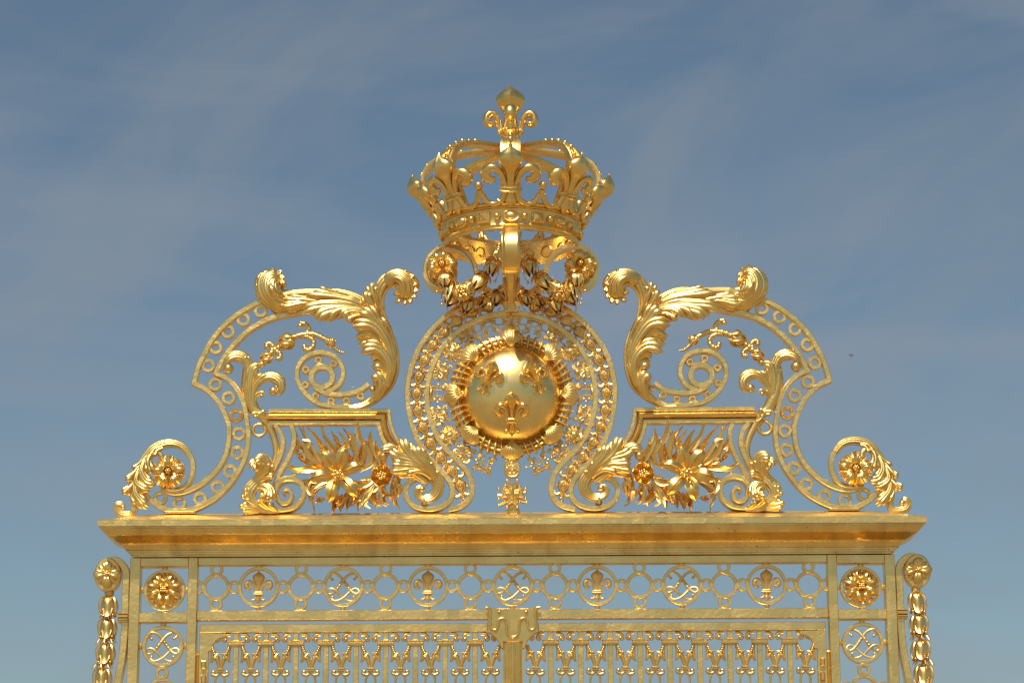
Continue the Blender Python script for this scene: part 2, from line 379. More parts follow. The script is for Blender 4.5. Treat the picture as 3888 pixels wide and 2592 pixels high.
# ================================================================ PIERS (openwork posts)
xa,xb,xc_,xd=-pout,-pis,-pin2,-pin
PR=thing('gate_pier',((xa+xd)/2,0,0),'tall openwork gilded pier with rosette and monogram rings, left end of the gate','pier','openwork piers')
zlo=.25
mb=MB(); mb.box((xa,0,zlo),(xb,.12,ztt-.003)); part('stile',mb,G_flat,PR)
mb=MB(); mb.box((xc_,0,zlo),(xd-.003,.12,ztt-.003)); part('stile',mb,G_flat,PR)
zt2=P(600,2149,0)[2]
mb=MB(); mb.box((xb,.002,zt2),(xc_,.115,ztt-.004)); part('rail',mb,G_flat,PR)
zp1=P(600,2323,0)[2]; zp2=P(600,2360,0)[2]
mb=MB(); mb.box((xb,.002,zp2),(xc_,.115,zp1)); part('rail',mb,G_flat,PR)
mb=MB(); mb.box((xb,.002,zlo+.1),(xc_,.115,zlo+.25)); part('rail',mb,G_flat,PR)
xr=(xb+xc_)/2; c1=Q(K7,730,768,.03); c2=Q(K7,712,1250,.03)
def pegs(c,R):
    gap=(xc_-xb)/2
    for s in (-1,1):
        mb=MB(); z=c[2]+s*(R+.008); mb.lathe((xr,.05,z),[(.001,-.014),(.018,-.014),(.022,0),(.018,.014),(.001,.014)],14)
        part('peg',mb,G_cast,PR); mb=MB(); x=xr+s*(R+(gap-R)/2); mb.lathe((x,.05,c[2]),[(.001,-.02),(.014,-.02),(.019,0),(.014,.02),(.001,.02)],14); part('peg',mb,G_cast,PR)
for c,kind in ((c1,'r'),(c2,'m')):
    c=(xr,c[1],c[2]); R=m(77)
    rg=ringpart('ring',[(c,R,R-m(12.5))],PR)
    pegs(c,R)
    if kind=='r':
        mb=MB(); rosette(mb,(xr,.05,c[2]),m(66),8,3,.06,.39,True,False)
        mb.box((xr-.03,-.03,c[2]-.03),(xr+.03,.04,c[2]+.03),.01)
        for i in range(9): mb.ball((xr+(i%3-1)*.016,-.035,c[2]+(i//3-1)*.016),.01,8)
        part('rosette',mb,G_cast,PR)
    else:
        mb=MB(); mono_mesh(mb,c,R-m(4),.04); part('monogram',mb,G_mono,PR)
z0=c2[2]; 
zs=z0-m(77)-m(21); k=0
s1=ringpart('small_ring',[((xr,0,zs),m(24.5),m(13))],PR,.028,.066)
zm=zs-m(21)-m(48)
ringpart('middle_ring',[((xr,0,zm),m(51),m(38.5))],PR)
ringpart('small_ring',[((xr-m(66),0,zm+m(4)),m(22),m(12))],PR,.028,.066)
ringpart('small_ring',[((xr+m(66),0,zm+m(4)),m(22),m(12))],PR,.028,.066)
zz=zm-m(48)-m(21)
while zz>1.2:
    ringpart('small_ring',[((xr,0,zz),m(24.5),m(13))],PR,.028,.066)
    zz2=zz-m(21)-m(75); ringpart('ring',[((xr,0,zz2),m(77),m(64))],PR)
    zz=zz2-m(75)-m(21)
PR2=mirror(PR,None,'tall openwork gilded pier with rosette and monogram rings, right end of the gate')
# ================================================================ SIDE CONSOLES with bell flowers
def bell(mb,c,L_,R,axis=(0,0,-1),petals=4,ph=0.,curls=True,pv=(.25,.52,.66,.68,.68,.76,.88)):
    """hanging bell flower: lobed bell with curling stamens; c = top point, axis = direction of the mouth"""
    ax=Vector(axis).normalized(); q=Vector((0,0,-1)).rotation_difference(ax).to_matrix(); Rm=np.array(q)
    def X(p): return (np.asarray(p)@Rm.T)+np.asarray(c)
    if pv[1]>.6:
        u=np.linspace(0,1,14); v=np.linspace(-1,1,9); U,V=np.meshgrid(u,v,indexing='ij')
        rr=R*np.interp(U,np.linspace(0,1,len(pv)),pv)*(1-.08*V*V)+.05*R*np.exp(-(V/.15)**2)
        wd=np.interp(U,[0,.3,.6,.85,1],[1,1,.92,.55,.03])
        for k in range(petals+1):
            A=ph+k*2*pi/(petals+1)+V*wd*pi/(petals+1)*1.02
            G=np.stack([rr*np.sin(A),-rr*np.cos(A),-L_*U*.95],2); mb.sheet(X(G.reshape(-1,3)).reshape(G.shape),.005)
        mb.ball(X((0,0,0)),R*.32,10); mb.tube(X(spl(np.array([(0,0,-L_*.1),(0,0,-L_*.8)]),4)),[R*.2,R*.35,R*.38,R*.3,.004],10)
        for k in range(3 if curls else 0):
            b=ph+k*2.1; s_,c_=math.sin(b),-math.cos(b); C=spl([(R*.3*s_,R*.3*c_,-.1*L_),(R*1.15*s_,R*1.15*c_,-L_*.3),(R*1.2*s_,R*1.2*c_,-L_*.7),(R*1.0*s_,R*1.0*c_,-L_*1.0)],5)
            mb.tube(X(C),R*.07,7); mb.ball(X(C[-1]),R*.14,8)
        return
    t=np.linspace(0,1,12); a=np.linspace(0,2*pi,33)[:-1]
    pr=np.interp(t,[0,.12,.3,.5,.7,.88,1],pv)
    for _ in range(1): pr[1:-1]=.25*pr[:-2]+.5*pr[1:-1]+.25*pr[2:]
    lob=np.abs(np.cos(petals/2*(a-ph)))**.55
    ln=(.60+.40*lob)
    T,A=np.meshgrid(t,a,indexing='ij'); LN=np.broadcast_to(ln,T.shape)
    rr=R*pr[:,None]*(1-.22*(1-np.abs(np.cos(petals/2*(A-ph))))*T)*(1+.03*(np.abs(np.cos(petals/2*(A-ph)))>.97))
    G=np.stack([rr*np.sin(A),-rr*np.cos(A),-L_*T*LN],2)
    G2=G.copy(); G2[...,:2]*=.92; G=np.concatenate([G,G2[::-1]]); mb.grid(X(G.reshape(-1,3)).reshape(G.shape),cv=True)
    mb.ball(X((0,0,.0)),R*.3,10); 
    bt=np.array([(0,0,-L_*.2),(0,0,-L_*.95)]); mb.tube(X(spl(bt,4)),[R*.35,R*.5,R*.5,R*.35,.001],10)
    if curls:
        for k in range(petals):
            b=ph+(k+.5)*2*pi/petals; s_,c_=math.sin(b),-math.cos(b)
            cp=[(R*.35*s_,R*.35*c_,-.03*L_),(R*.88*s_,R*.88*c_,-L_*.10),(R*1.16*s_,R*1.16*c_,-L_*.38),(R*1.10*s_,R*1.10*c_,-L_*.68),(R*.84*s_,R*.84*c_,-L_*.92)]
            C=spl(cp,5); mb.tube(X(C),np.interp(np.linspace(0,1,len(C)),[0,.4,1],[R*.13,R*.11,R*.09]),7); mb.ball(X(cp[-1]),R*.15,8)
SC=thing('side_console',(-pout-.08,0,0),'gilded scroll bracket with hanging string of bell flowers, outer side of left pier','console','side consoles')
c=Q(KC,210,310,.0)
Cp=L(KC,[(232,475),(300,430),(338,370),(345,300),(325,240),(285,195),(230,160)])
outer=spl(L(KC,[(420,1560),(425,1500)]),2)
pth=L(KC,[(315,1640),(330,1500),(365,1330),(388,1150),(402,980),(410,800),(412,600),(418,420),(424,300),(405,232),(368,172),(305,136),(235,134)])
mb=MB(); C=spl(pth,8); mb.flat(C,np.interp(np.linspace(0,1,len(C)),[0,.8,1],[m(26),m(26),m(22)]),.0,.10)
low=[pth[0],pth[0]+np.array([-.06,0,-.35]),pth[0]+np.array([-.02,0,-.9]),pth[0]+np.array([.13,0,-1.5])]; mb.flat(spl(low,8),m(26),.002,.10)
part('scroll_strip',mb,G_flat,SC)
mb=MB(); a=np.arange(40)*2*pi/40; ee=np.stack([c[0]+m(49)*np.cos(a),c[2]+m(63)*np.sin(a)],1); mb.prism(ee,-.02,.08,.008); part('oval_boss',mb,G_flat,SC)
mb=MB()
def petal_blob(mb,c,a,R,w,y):
    d=np.array([math.cos(a),0,math.sin(a)]); p=[c+d*R*.12,c+d*R*.4+np.array([0,-.012,0]),c+d*R*.75+np.array([0,-.012,0]),c+d*R]
    C=spl(p,5); C[:,1]+=y; t=np.linspace(0,1,len(C)); mb.tube(C,w*np.sqrt(np.clip(np.sin(pi*(t*.85+.1)),.02,1)),12,fy=.5)
for k in range(4):
    petal_blob(mb,c,k*pi/2,m(50),m(17),-.03)
    for dd in (-.28,.28): petal_blob(mb,c,k*pi/2+dd,m(46),m(7),-.042)
    petal_blob(mb,c,k*pi/2+pi/4,m(44),m(9),-.022)
for k in range(5): mb.ball((c[0]+m(7)*math.cos(k*1.257),-.055,c[2]+m(7)*math.sin(k*1.257)),m(5),8)
mb.ball((c[0],-.06,c[2]),m(6),10)
part('rosette',mb,G_cast,SC)
mb=MB(); cc=Q(KC,230,525,.03); mb.lathe(cc,[(.001,m(13)),(m(11),m(13)),(m(18),m(5)),(m(18),-m(5)),(m(11),-m(12)),(.001,-m(12))],20); part('bead',mb,G_cast,SC)
bells=[((222,565),(215,805),38),((208,820),(205,1055),38),((190,1110),(182,1350),38),((150,1400),(145,1640),38)]
for i,(a_,b_,R) in enumerate(bells):
    A=Q(KC,*a_,Y=.03);B=Q(KC,*b_,Y=.03); mb=MB(); bell(mb,A,np.linalg.norm(B-A),m(36),B-A,4,0.0)
    if i>=2:
        for k in range(8):
            b=k*pi/4; C=spl([A+np.array([0,0,.03]),A+np.array([.05*math.sin(b),-.05*math.cos(b),.035]),A+np.array([.08*math.sin(b),-.08*math.cos(b),.0])],5); mb.tube(C,np.linspace(.012,.003,len(C)),6)
    part('bell_flower',mb,G_cast,SC)
mb=MB()
for i,(yy) in enumerate((758,780,800,830,850)):
    z=Q(KC,388,yy)[2]; x0=Q(KC,332,yy)[0]; x1=Q(KC,446,yy)[0]
    mb.tube([(x0,.04,z),(x1,.04,z)],m(5.5 if i in(0,1,4) else 7),10,fy=5.5,ref=(0,1,0))
part('clasp',mb,G_smooth,SC)
mirror(SC,None,'gilded scroll bracket with hanging string of bell flowers, outer side of right pier')
# ================================================================ GATE LEAVES
LF=thing('gate_leaf',(-1.1,0,0),'left gilded gate leaf of upright bars joined by scrolled ornaments under its top rail','gate','gate leaves')
zl1=P(1300,2365.5,0)[2]; zl2=P(1300,2397,0)[2]; lx=Q(K7,1033,1200)[0]; lxi=Q(K7,1108,1400)[0]
mlx=Q(K8,1425,1100)[0]
mb=MB(); mb.box((lx,.02,zl2),(-.19,.08,zl1)); part('top_rail',mb,G_flat,LF)
mb=MB(); mb.box((lx,.021,zlo),(lxi,.079,zl2-.0)); part('stile',mb,G_flat,LF)
mb=MB(); mb.box((lxi,.021,zlo),(-.075,.079,zlo+.14)); part('bottom_rail',mb,G_flat,LF)
def corner(K,pc,ac,bc,cx,cy,rx,ry,flip=1):
    pass
arc=[(1262-(1262-1135)*math.sin(t),1290-(1290-1165)*math.cos(t)) for t in np.linspace(0,pi/2,9)]
mb=MB(); pl=L(K7,[(1106,1134),(1262,1134)]+arc+[(1106,1292)]); mb.prism(pl,.0215,.0785); part('corner_plate',mb,G_flat,LF)
xb0=P(1350,2500,0)[0]; bp=m(113.3); 
pw=[P(x,2500,0)[0] for x in (893,1007,1121,1236,1350,1463,1576.5,1690,1804)]
ztc=Q(K8,650,890)[2]
mb=MB(); mb.box((pw[4]-m(10),.03,zlo+.14),(pw[4]+m(10),.066,zl2)); b0=part('bar',mb,G_flat,LF)
mb=MB(); 
def capital(mb,x):
    z=Q(K8,650,905)[2]
    for dz,w,h,d in ((.014,m(32),.010,.035),(.004,m(28),.012,.03),(-.010,m(30),.018,.032),(-.022,m(24),.008,.026)):
        mb.box((x-w,.048-d,z+dz-h/2),(x+w,.048+d,z+dz+h/2),.003)
capital(mb,pw[4]); cp0=part('bar_capital',mb,G_smooth,LF)
for i,x in enumerate(pw):
    if i!=4: dup(b0,LF,x-pw[4]); dup(cp0,LF,x-pw[4])
def yscroll(mb,x0):
    """scroll ornament between two bars, centred on x0 (crop K8 units around 782)"""
    def A(pts,yy=.045): return np.array([[x0+s*(p[0]-782)/2.352/500*1.0,yy,Q(K8,782,p[1])[2]] for p in pts])
    for s in (-1,1):
        # top curl
        C=spl(A([(700,830),(735,835),(757,858),(762,880),(745,888),(738,874)]),5); mb.tube(C,np.interp(np.linspace(0,1,len(C)),[0,.4,.8,1],[.016,.015,.009,.007]),9)
        mb.ball(A([(741,872)])[0],.014,10)
        C=spl(A([(706,932),(712,965),(735,1010),(752,1040),(765,1080),(776,1125)]),6); mb.tube(C,np.interp(np.linspace(0,1,len(C)),[0,.3,.6,1],[.014,.016,.02,.013]),9,fy=.8)
        for (a_,b_,c_) in (((722,985),(738,1003),(770,1012)),((740,1020),(752,1003),(772,998)),((712,985),(706,1050),(692,1078)),((733,1030),(714,1062),(706,1082))):
            C=spl(A([a_,b_,c_],.035),4); mb.tube(C,np.linspace(.013,.004,len(C)),7)
        for q in ((712,945),(716,962),(724,980),(733,1000)): mb.ball(A([q],.03)[0],.011,8)
        C=spl(A([(778,1155),(764,1185),(740,1192),(716,1180),(714,1162),(726,1158)]),5); mb.tube(C,np.interp(np.linspace(0,1,len(C)),[0,.5,1],[.011,.013,.008]),9); mb.ball(A([(724,1162)])[0],.0165,10)
        C=spl(A([(776,1160),(758,1190),(742,1230),(742,1290),(760,1340),(778,1380),(782,1500),(782,1700)]),5); mb.tube(C,.0085,8)
    z=Q(K8,782,1143)[2]
    mb.box((x0-.030,.02,z-.002),(x0+.030,.07,z+.011),.003); mb.box((x0-.024,.024,z-.014),(x0+.024,.066,z-.002),.003)
xs=(pw[3]+pw[4])/2
mb=MB(); yscroll(mb,xs); y0_=part('scroll_ornament',mb,G_cast,LF)
cent=[pw[0]-bp/2-.0]+[(pw[i]+pw[i+1])/2 for i in range(8)]+[pw[8]+bp/2]
for i,x in enumerate(cent):
    if i!=4: dup(y0_,LF,x-xs)
for yy in (1410,1535):
    mb=MB(); a_=Q(K7,1050,yy-38);b_=Q(K7,1090,yy+38); mb.box((a_[0],-.01,b_[2]),(b_[0],.03,a_[2]),.012); part('hinge_block',mb,G_smooth,LF)
mb=MB(); xh=Q(K7,1008,1500)[0]; zh=Q(K7,1008,1330)[2]; mb.tube([(xh,.07,zlo),(xh,.07,zh)],.016,12); mb.ball((xh,.07,zh+.01),.02,10); part('hinge_rod',mb,G_smooth,LF)
mirror(LF,None,'right gilded gate leaf of upright bars joined by scrolled ornaments under its top rail')
# meeting stile + cover plate
CV=thing('meeting_post',(0,0,0),'ribbed gilded centre post with wavy-edged cover plate where the two gate leaves meet','post')
zpl=Q(K8,1500,610,-.02)[2]
mb=MB()
sec=[(-m(38),.0),(-m(38),.035),(-m(25),.035),(-m(23),.06),(-m(12),.06),(-m(9),.075),(m(9),.075),(m(12),.06),(m(23),.06),(m(25),.035),(m(38),.035),(m(38),.0)]
zt_=Q(K8,1500,905,-.03)[2]
G=np.array([[(x,.03-y,z) for x,y in sec] for z in (zlo,zt_)]); mb.grid(G,cv=True,caps=True)
for x in (-m(30),m(30),-m(17.5),m(17.5)): mb.tube([(x,-.005 if abs(x)>m(20) else -.03,zlo),(x,-.005 if abs(x)>m(20) else -.03,zt_)],.006,8)
mb.tube([(0,-.046,zlo),(0,-.046,zt_)],.012,10)
part('ribbed_shaft',mb,G_smooth,CV)
xm=1513
half=[(0,608),(212,604),(222,800),(234,812),(190,835),(150,870),(118,915),(100,965),(80,965),(80,905),(0,905)]
pl=[(x,z) for x,z in half]+[(-x,z) for x,z in half[::-1][1:-1]]
arr=np.array([[x/2.352/500,0,Q(K8,xm,z,-.02)[2]] for x,z in pl]); mb=MB(); mb.prism(arr,-.022,.02,.006); part('cover_plate',mb,G_smooth,CV)
wv=[(-238,600),(-208,606),(-195,640),(-194,750),(-188,785),(-165,801),(-140,790),(-129,750),(-122,712),(-98,697),(-70,704),(-57,740),(-52,810),(-35,850),(0,866)]
wv=wv+[(-x,z) for x,z in wv[::-1][1:]]
arr=np.array([[x/2.352/500,-.03,Q(K8,xm,z,-.02)[2]] for x,z in wv]); mb=MB(); mb.tube(spl(arr,6),m(5.2),10); part('wavy_moulding',mb,G_smooth,CV)
for x in (-117,117): mb=MB(); mb.ball((x/2.352/500,-.03,Q(K8,xm,641,-.02)[2]),m(6.5),12); part('rivet',mb,G_smooth,CV)
# ================================================================ RING BRACKETS (C scroll with rings)
Y0,Y1=-.03,.05
RB=thing('ring_bracket',tuple(Q(K5,880,1175)),'large pointed gilded scroll bracket filled with small rings, on the left end of the cornice','scroll bracket','ring-filled scroll brackets')
so=list(spl(L(K4,[(1000,385),(860,425),(720,468),(560,545),(400,662),(270,805),(180,960),(125,1090),(90,1222)]),6))
so2=list(spl(np.vstack([L(K4,[(90,1222),(200,1278),(300,1375),(360,1475),(398,1568)]),L(K5,[(1358,300),(1364,360),(1356,470),(1325,600),(1248,730),(1128,850),(1010,925),(880,968),(770,965),(690,915)])]),6))
mb=MB(); mb.flat(np.array(so+so2[1:]),m(19),Y0,Y1); part('outer_strip',mb,G_flat,RB)
si=list(spl(L(K4,[(1180,540),(1010,580),(870,605),(740,650),(600,732),(480,840),(385,960),(325,1060),(292,1132)]),6))
si2=list(spl(np.vstack([L(K4,[(292,1132),(400,1185),(480,1275),(535,1380),(562,1480)]),L(K5,[(1537,261),(1552,420),(1525,600),(1465,740),(1375,875),(1250,1000),(1130,1078),(1010,1130),(885,1155),(750,1140),(645,1090),(560,1020),(510,960)])]),6))
mb=MB(); mb.flat(np.array(si+si2[1:]),m(19),Y0,Y1); part('inner_strip',mb,G_flat,RB)
rings=[(K4,x,y) for x,y in ((700,555),(540,635),(400,748),(288,892),(220,1056),(284,1228),(406,1353),(475,1512))]+[(K5,x,y) for x,y in ((1431,200),(1457,380),(1441,568),(1368,752),(1246,910),(1071,1026),(866,1070),(675,1018))]
rings.insert(8,None) if False else None
c0=Q(*rings[0][:1],*rings[0][1:]); 
mb=MB(); mb.ringf(c0,m(26),m(14),Y0+.012,Y1-.01,32,.0018); r0=part('ring',mb,G_flat,RB)
for K,x,y in rings[1:]:
    c=Q(K,x,y); dup(r0,RB,c[0]-c0[0],c[2]-c0[2])
c=Q(K5,1353,25); dup(r0,RB,c[0]-c0[0],c[2]-c0[2]) if False else None
mb=MB(); a_=Q(K5,728,1178);b_=Q(K5,1030,1155); mb.box((a_[0],-.035,zr+.0),(b_[0],.06,b_[2])); part('foot_plate',mb,G_smooth,RB)
mb=MB(); ac=L(K5,[(680,905),(770,940),(870,930),(950,880),(995,780),(1000,670),(960,580)]); mb.flat(spl(ac,8),np.interp(np.linspace(0,1,49),[0,.3,1],[m(8),m(15),m(21)]),Y0-.002,Y1); part('volute_strip',mb,G_flat,RB)
# acanthus along the volute
mb=MB()
st=L(K5,[(965,590),(880,505),(760,480),(640,520),(540,620),(460,740),(415,870),(405,1000),(420,1110),(400,1170),(330,1185),(262,1160),(240,1110),(265,1075),(300,1085),(305,1110)],-.02)
mb.stem(st,[(0,m(12)),(.15,m(15)),(.3,m(20)),(.5,m(13)),(.62,m(11)),(.75,m(13)),(.9,m(14)),(.97,m(10)),(1,m(6))],4,fy=.9,nt=60)
mb.ball(st[-1],m(10),12)
for (pts,n,w,r) in (
  ([(700,520),(640,540),(610,590),(610,640)],3,.020,.013),
  ([(600,560),(560,650),(570,730),(600,790)],4,.028,.015),
  ([(520,640),(490,760),(540,860),(600,880),(640,860)],5,.040,.016),
  ([(470,720),(440,860),(520,930),(590,950)],5,.035,.016),
  ([(430,820),(430,960),(490,1060),(540,1110),(570,1130)],5,.036,.015),
  ([(560,590),(470,690),(400,740),(355,745)],3,.014,.010),
  ([(460,720),(400,800),(360,850),(345,880)],4,.022,.014),
  ([(420,860),(380,920),(340,960),(310,1000)],4,.030,.014),
  ([(410,900),(400,980),(440,1050),(480,1080)],3,.022,.012)):
    mb.lobe(L(K5,pts,-.03),n,w,r,bulge=.03,curl=.02)
mb.tube(spl(L(K5,[(650,565),(680,600),(690,625),(700,640)],-.02),4),.022,8)
part('acanthus_leaf',mb,G_cast,RB)
mb=MB(); rosette(mb,Q(K5,765,768,-.05),m(62),5,5,.06,.35); part('rosette',mb,G_cast,RB)
mirror(RB,None,'large pointed gilded scroll bracket filled with small rings, on the right end of the cornice')
# ================================================================ ACANTHUS VOLUTES
AV=thing('acanthus_volute',tuple(Q(K4,1400,1455)),'big leafy gilded volute with curling acanthus heads, standing on the left ledge','volute','acanthus volutes')
mb=MB(); mb.flat(spl(L(K4,[(1620,1440),(1500,1438),(1360,1432),(1220,1400),(1110,1315),(1045,1210),(1035,1100),(1080,1010),(1160,955),(1265,940),(1370,972),(1438,1050),(1456,1135),(1432,1210),(1375,1270),(1300,1300)]),7),m(18),Y0,Y1); part('spiral_strip',mb,G_flat,AV)
mb=MB(); C=spl(L(K4,[(1690,1230),(1610,1285),(1500,1318),(1380,1325),(1280,1305),(1210,1262),(1170,1210)]),7); mb.flat(C,m(19),Y0+.002,Y1); part('inner_strip',mb,G_flat,AV)
mb=MB(); mb.ringf(Q(K4,1262,1163),m(51),m(29.5),Y0-.002,Y1,44); part('eye_ring',mb,G_flat,AV)
cs=[(1228,1010),(1365,1040),(1112,1096),(1107,1236),(1204,1340),(1345,1380),(1485,1380),(1612,1338)]
c0=Q(K4,*cs[0]); mb=MB(); mb.ringf(c0,m(15.5),m(5.5),Y0+.01,Y1-.01,22); r0=part('small_ring',mb,G_flat,AV)
for x,y in cs[1:]:
    c=Q(K4,x,y); dup(r0,AV,c[0]-c0[0],c[2]-c0[2])
mb=MB()
stp=L(K4,[(1500,1432),(1620,1428),(1740,1365),(1840,1265),(1900,1130),(1912,1000),(1890,860),(1850,740),(1805,620),(1780,500),(1785,400),(1830,310),(1900,265),(1960,280)],-.02)
mb.stem(stp,[(0,m(8)),(.15,m(16)),(.3,m(24)),(.5,m(24)),(.65,m(19)),(.8,m(22)),(.93,m(30)),(1,m(30))],4,fy=.95,nt=70)
part('main_stem',mb,G_cast,AV)
mb=MB()
for (pts,n,w,r,cu) in (
  ([(1700,1395),(1760,1320),(1740,1260),(1690,1230)],3,.022,.018,.02),
  ([(1750,1370),(1800,1260),(1780,1190),(1700,1170)],4,.036,.02,.03),
  ([(1790,1330),(1850,1180),(1810,1080),(1710,1060)],5,.046,.021,.04),
  ([(1840,1260),(1880,1100),(1800,980),(1700,1010)],4,.04,.019,.03),
  ([(1850,1250),(1880,1050),(1780,920),(1660,920),(1590,940)],6,.055,.02,.04),
  ([(1870,1200),(1880,1000),(1770,870),(1660,850),(1570,880)],6,.05,.021,.05),
  ([(1890,1150),(1880,960),(1780,820),(1680,770),(1540,790)],6,.056,.02,.04),
  ([(1900,1100),(1870,900),(1790,760),(1700,700),(1520,690)],6,.056,.021,.05),
  ([(1890,1040),(1850,860),(1790,740),(1730,690),(1640,660)],5,.045,.019,.05),
  ([(1900,1000),(1880,850),(1830,740),(1770,690),(1720,640)],6,.052,.019,.07),
  ([(1880,900),(1850,780),(1760,680),(1690,600),(1600,560)],6,.052,.021,.06),
  ([(1830,720),(1790,620),(1730,560),(1680,530)],5,.032,.016,.06),
  ([(1790,620),(1740,540),(1690,460),(1680,380)],5,.044,.018,.04),
  ([(1780,560),(1745,460),(1720,360),(1730,300)],4,.026,.014,.03)):
    LI=globals().get('LI',0)+1
    mb.lobe(L(K4,pts,-.02-.03*(LI%3)),n,w,r,bulge=.05,curl=cu,splay=.016)
part('acanthus_leaf',mb,G_cast,AV)
mb=MB()
for (pts,n,w,r,b) in (
  ([(1850,290),(1900,245),(1970,235),(2045,275),(2085,345),(2080,440)],9,.042,.0145,.05),
  ([(1850,305),(1910,262),(1980,265),(2035,310),(2050,390),(2010,480)],9,.048,.0145,.08),
  ([(1860,320),(1920,275),(1985,295),(2015,350),(2000,420),(1950,455)],7,.042,.0145,.09),
  ([(1890,275),(1980,225),(2070,255),(2105,335),(2100,400)],4,.022,.014,.03)):
    mb.lobe(L(K4,pts,-.02),n,w,r,bulge=b,curl=-.01,base=.75,splay=.008)
for pts in ([(2060,290),(2095,300),(2120,345)],[(2085,340),(2115,365),(2128,400)],[(2080,390),(2100,420),(2098,455)],[(2060,430),(2070,460),(2050,492)],[(2020,450),(2020,480),(1995,500)],[(1980,440),(1960,465),(1925,455)],[(1960,235),(2010,210),(2060,215)],[(2030,250),(2075,240),(2105,270)],[(2000,400),(1950,400),(1915,370)]):
    mb.lobe(L(K4,pts,-.05),1,.01,.013,bulge=.01,curl=.01,nt=10)
part('curled_head',mb,G_cast,AV)
mb=MB()
top=L(K4,[(1800,640),(1700,540),(1580,450),(1430,395),(1280,385),(1120,385),(960,395),(880,420)],-.02)
mb.stem(top,[(0,m(14)),(.2,m(22)),(.5,m(14)),(1,m(10))],4,nt=50)
for (pts,n,w,r,cu) in (
  ([(1740,600),(1600,500),(1400,450),(1200,430),(1080,420)],4,.036,.020,.03),
  ([(1720,600),(1580,520),(1400,490),(1250,500),(1140,520)],4,.036,.018,.03),
  ([(1740,620),(1560,540),(1380,520),(1200,540),(1050,590)],6,.052,.021,.05),
  ([(1740,640),(1560,560),(1400,560),(1260,610),(1210,690)],6,.052,.021,.06),
  ([(1740,650),(1600,570),(1460,560),(1370,600),(1340,670)],4,.040,.018,.06),
  ([(1740,650),(1650,580),(1540,570),(1470,600),(1440,650)],5,.036,.020,.06),
  ([(1730,660),(1660,620),(1580,620),(1520,650),(1490,690)],4,.032,.017,.06),
  ([(1350,480),(1200,480),(1080,470),(980,470),(900,450)],4,.035,.018,.02),
  ([(1300,500),(1150,490),(1050,500),(950,520),(880,500)],5,.036,.018,.03),
  ([(1500,430),(1380,400),(1280,390),(1190,375)],3,.026,.013,.03)):
    mb.lobe(L(K4,pts,-.03),n,w,r,bulge=.05,curl=cu,splay=.012)
part('drooping_leaf',mb,G_cast,AV)
mb=MB()
for (pts,n,w,r,b) in (
  ([(960,500),(860,510),(780,470),(725,400),(715,310),(760,235),(850,215)],7,.04,.015,.05),
  ([(950,480),(870,490),(800,440),(765,370),(775,290),(830,250),(890,280)],8,.05,.015,.08),
  ([(930,460),(880,460),(840,410),(820,350),(835,300),(880,290)],7,.036,.014,.10),
  ([(900,430),(860,430),(820,400),(800,350),(820,320)],4,.028,.016,.12)):
    mb.lobe(L(K4,pts,-.02),n,w,r,bulge=b,curl=.0,base=.8)
C=spl(L(K4,[(960,400),(900,390),(860,350),(870,310),(905,315),(912,345)],.03),6); mb.tube(C,np.interp(np.linspace(0,1,len(C)),[0,.7,1],[.03,.03,.018]),10)
C=spl(L(K4,[(800,510),(830,545),(880,555),(930,540)],.0),6); mb.tube(C,np.interp(np.linspace(0,1,len(C)),[0,.5,1],[.02,.035,.02]),10,fy=1.3)
for pts in ([(700,330),(690,280),(705,240)],[(715,270),(730,225),(765,200)],[(760,230),(800,192),(850,188)],[(820,225),(870,205),(905,225)],[(850,260),(890,245),(915,285)],[(860,300),(895,290),(905,325)],[(690,390),(672,340),(680,300)],[(710,440),(680,410),(672,370)]):
    mb.lobe(L(K4,pts,-.05),1,.01,.013,bulge=.01,curl=.01,nt=10)
part('rolled_head',mb,G_cast,AV)
mirror(AV,None,'big leafy gilded volute with curling acanthus heads, standing on the right ledge')
# ================================================================ TENDRILS
TD=thing('budded_tendril',tuple(Q(K5,1750,300)),'slender gilded tendril with buds and curled leaves, between left volute and ring bracket','tendril','budded tendrils')
mb=MB()
C=spl(np.vstack([L(K5,[(1760,800),(1790,700),(1825,600),(1815,460),(1765,330),(1700,220)]),L(K4,[(650,1470),(600,1370),(575,1250),(580,1130),(585,1080)])]),7)
mb.tube(C,np.interp(np.linspace(0,1,len(C)),[0,.2,.45,.7,1],[.022,.024,.03,.05,.04]),12,fy=.8)
part('stalk',mb,G_cast,TD)
mb=MB(); c=Q(K5,1658,346); a=np.arange(36)*2*pi/36; mb.tube(np.stack([c[0]+m(23)*np.cos(a),0*a,c[2]+m(23)*np.sin(a)],1),m(7),12,closed=True); part('loop',mb,G_cast,TD)
mb=MB()
for K,pts,n,w,r in (
 (K4,[(600,1400),(575,1250),(600,1120),(570,1010),(500,975),(430,990),(380,1040),(390,1100)],5,.034,.015),
 (K4,[(610,1420),(600,1250),(620,1120),(660,1070),(720,1075)],5,.036,.017),
 (K4,[(630,1440),(630,1300),(690,1200),(780,1160),(860,1190),(895,1250),(870,1310),(820,1325)],5,.034,.015),
 (K4,[(620,1350),(650,1240),(710,1170),(770,1140)],4,.03,.013),
 (K4,[(640,1420),(650,1350),(690,1320),(730,1325),(745,1360)],3,.016,.011),
 (K4,[(600,1100),(590,1040),(560,990),(540,975)],4,.025,.012),
 (K5,[(1740,250),(1690,210),(1640,195),(1590,210),(1575,240)],3,.016,.011),
 (K5,[(1740,280),(1700,240),(1680,180),(1660,130)],3,.02,.012)):
    mb.lobe(L(K,pts,-.02),n,w,r,bulge=.02,curl=.02)
for q,r in (((405,1085),.04),((815,1290),.034)): mb.ball(Q(K4,*q,Y=-.02),r,12)
part('curled_leaf',mb,G_cast,TD)
mb=MB()
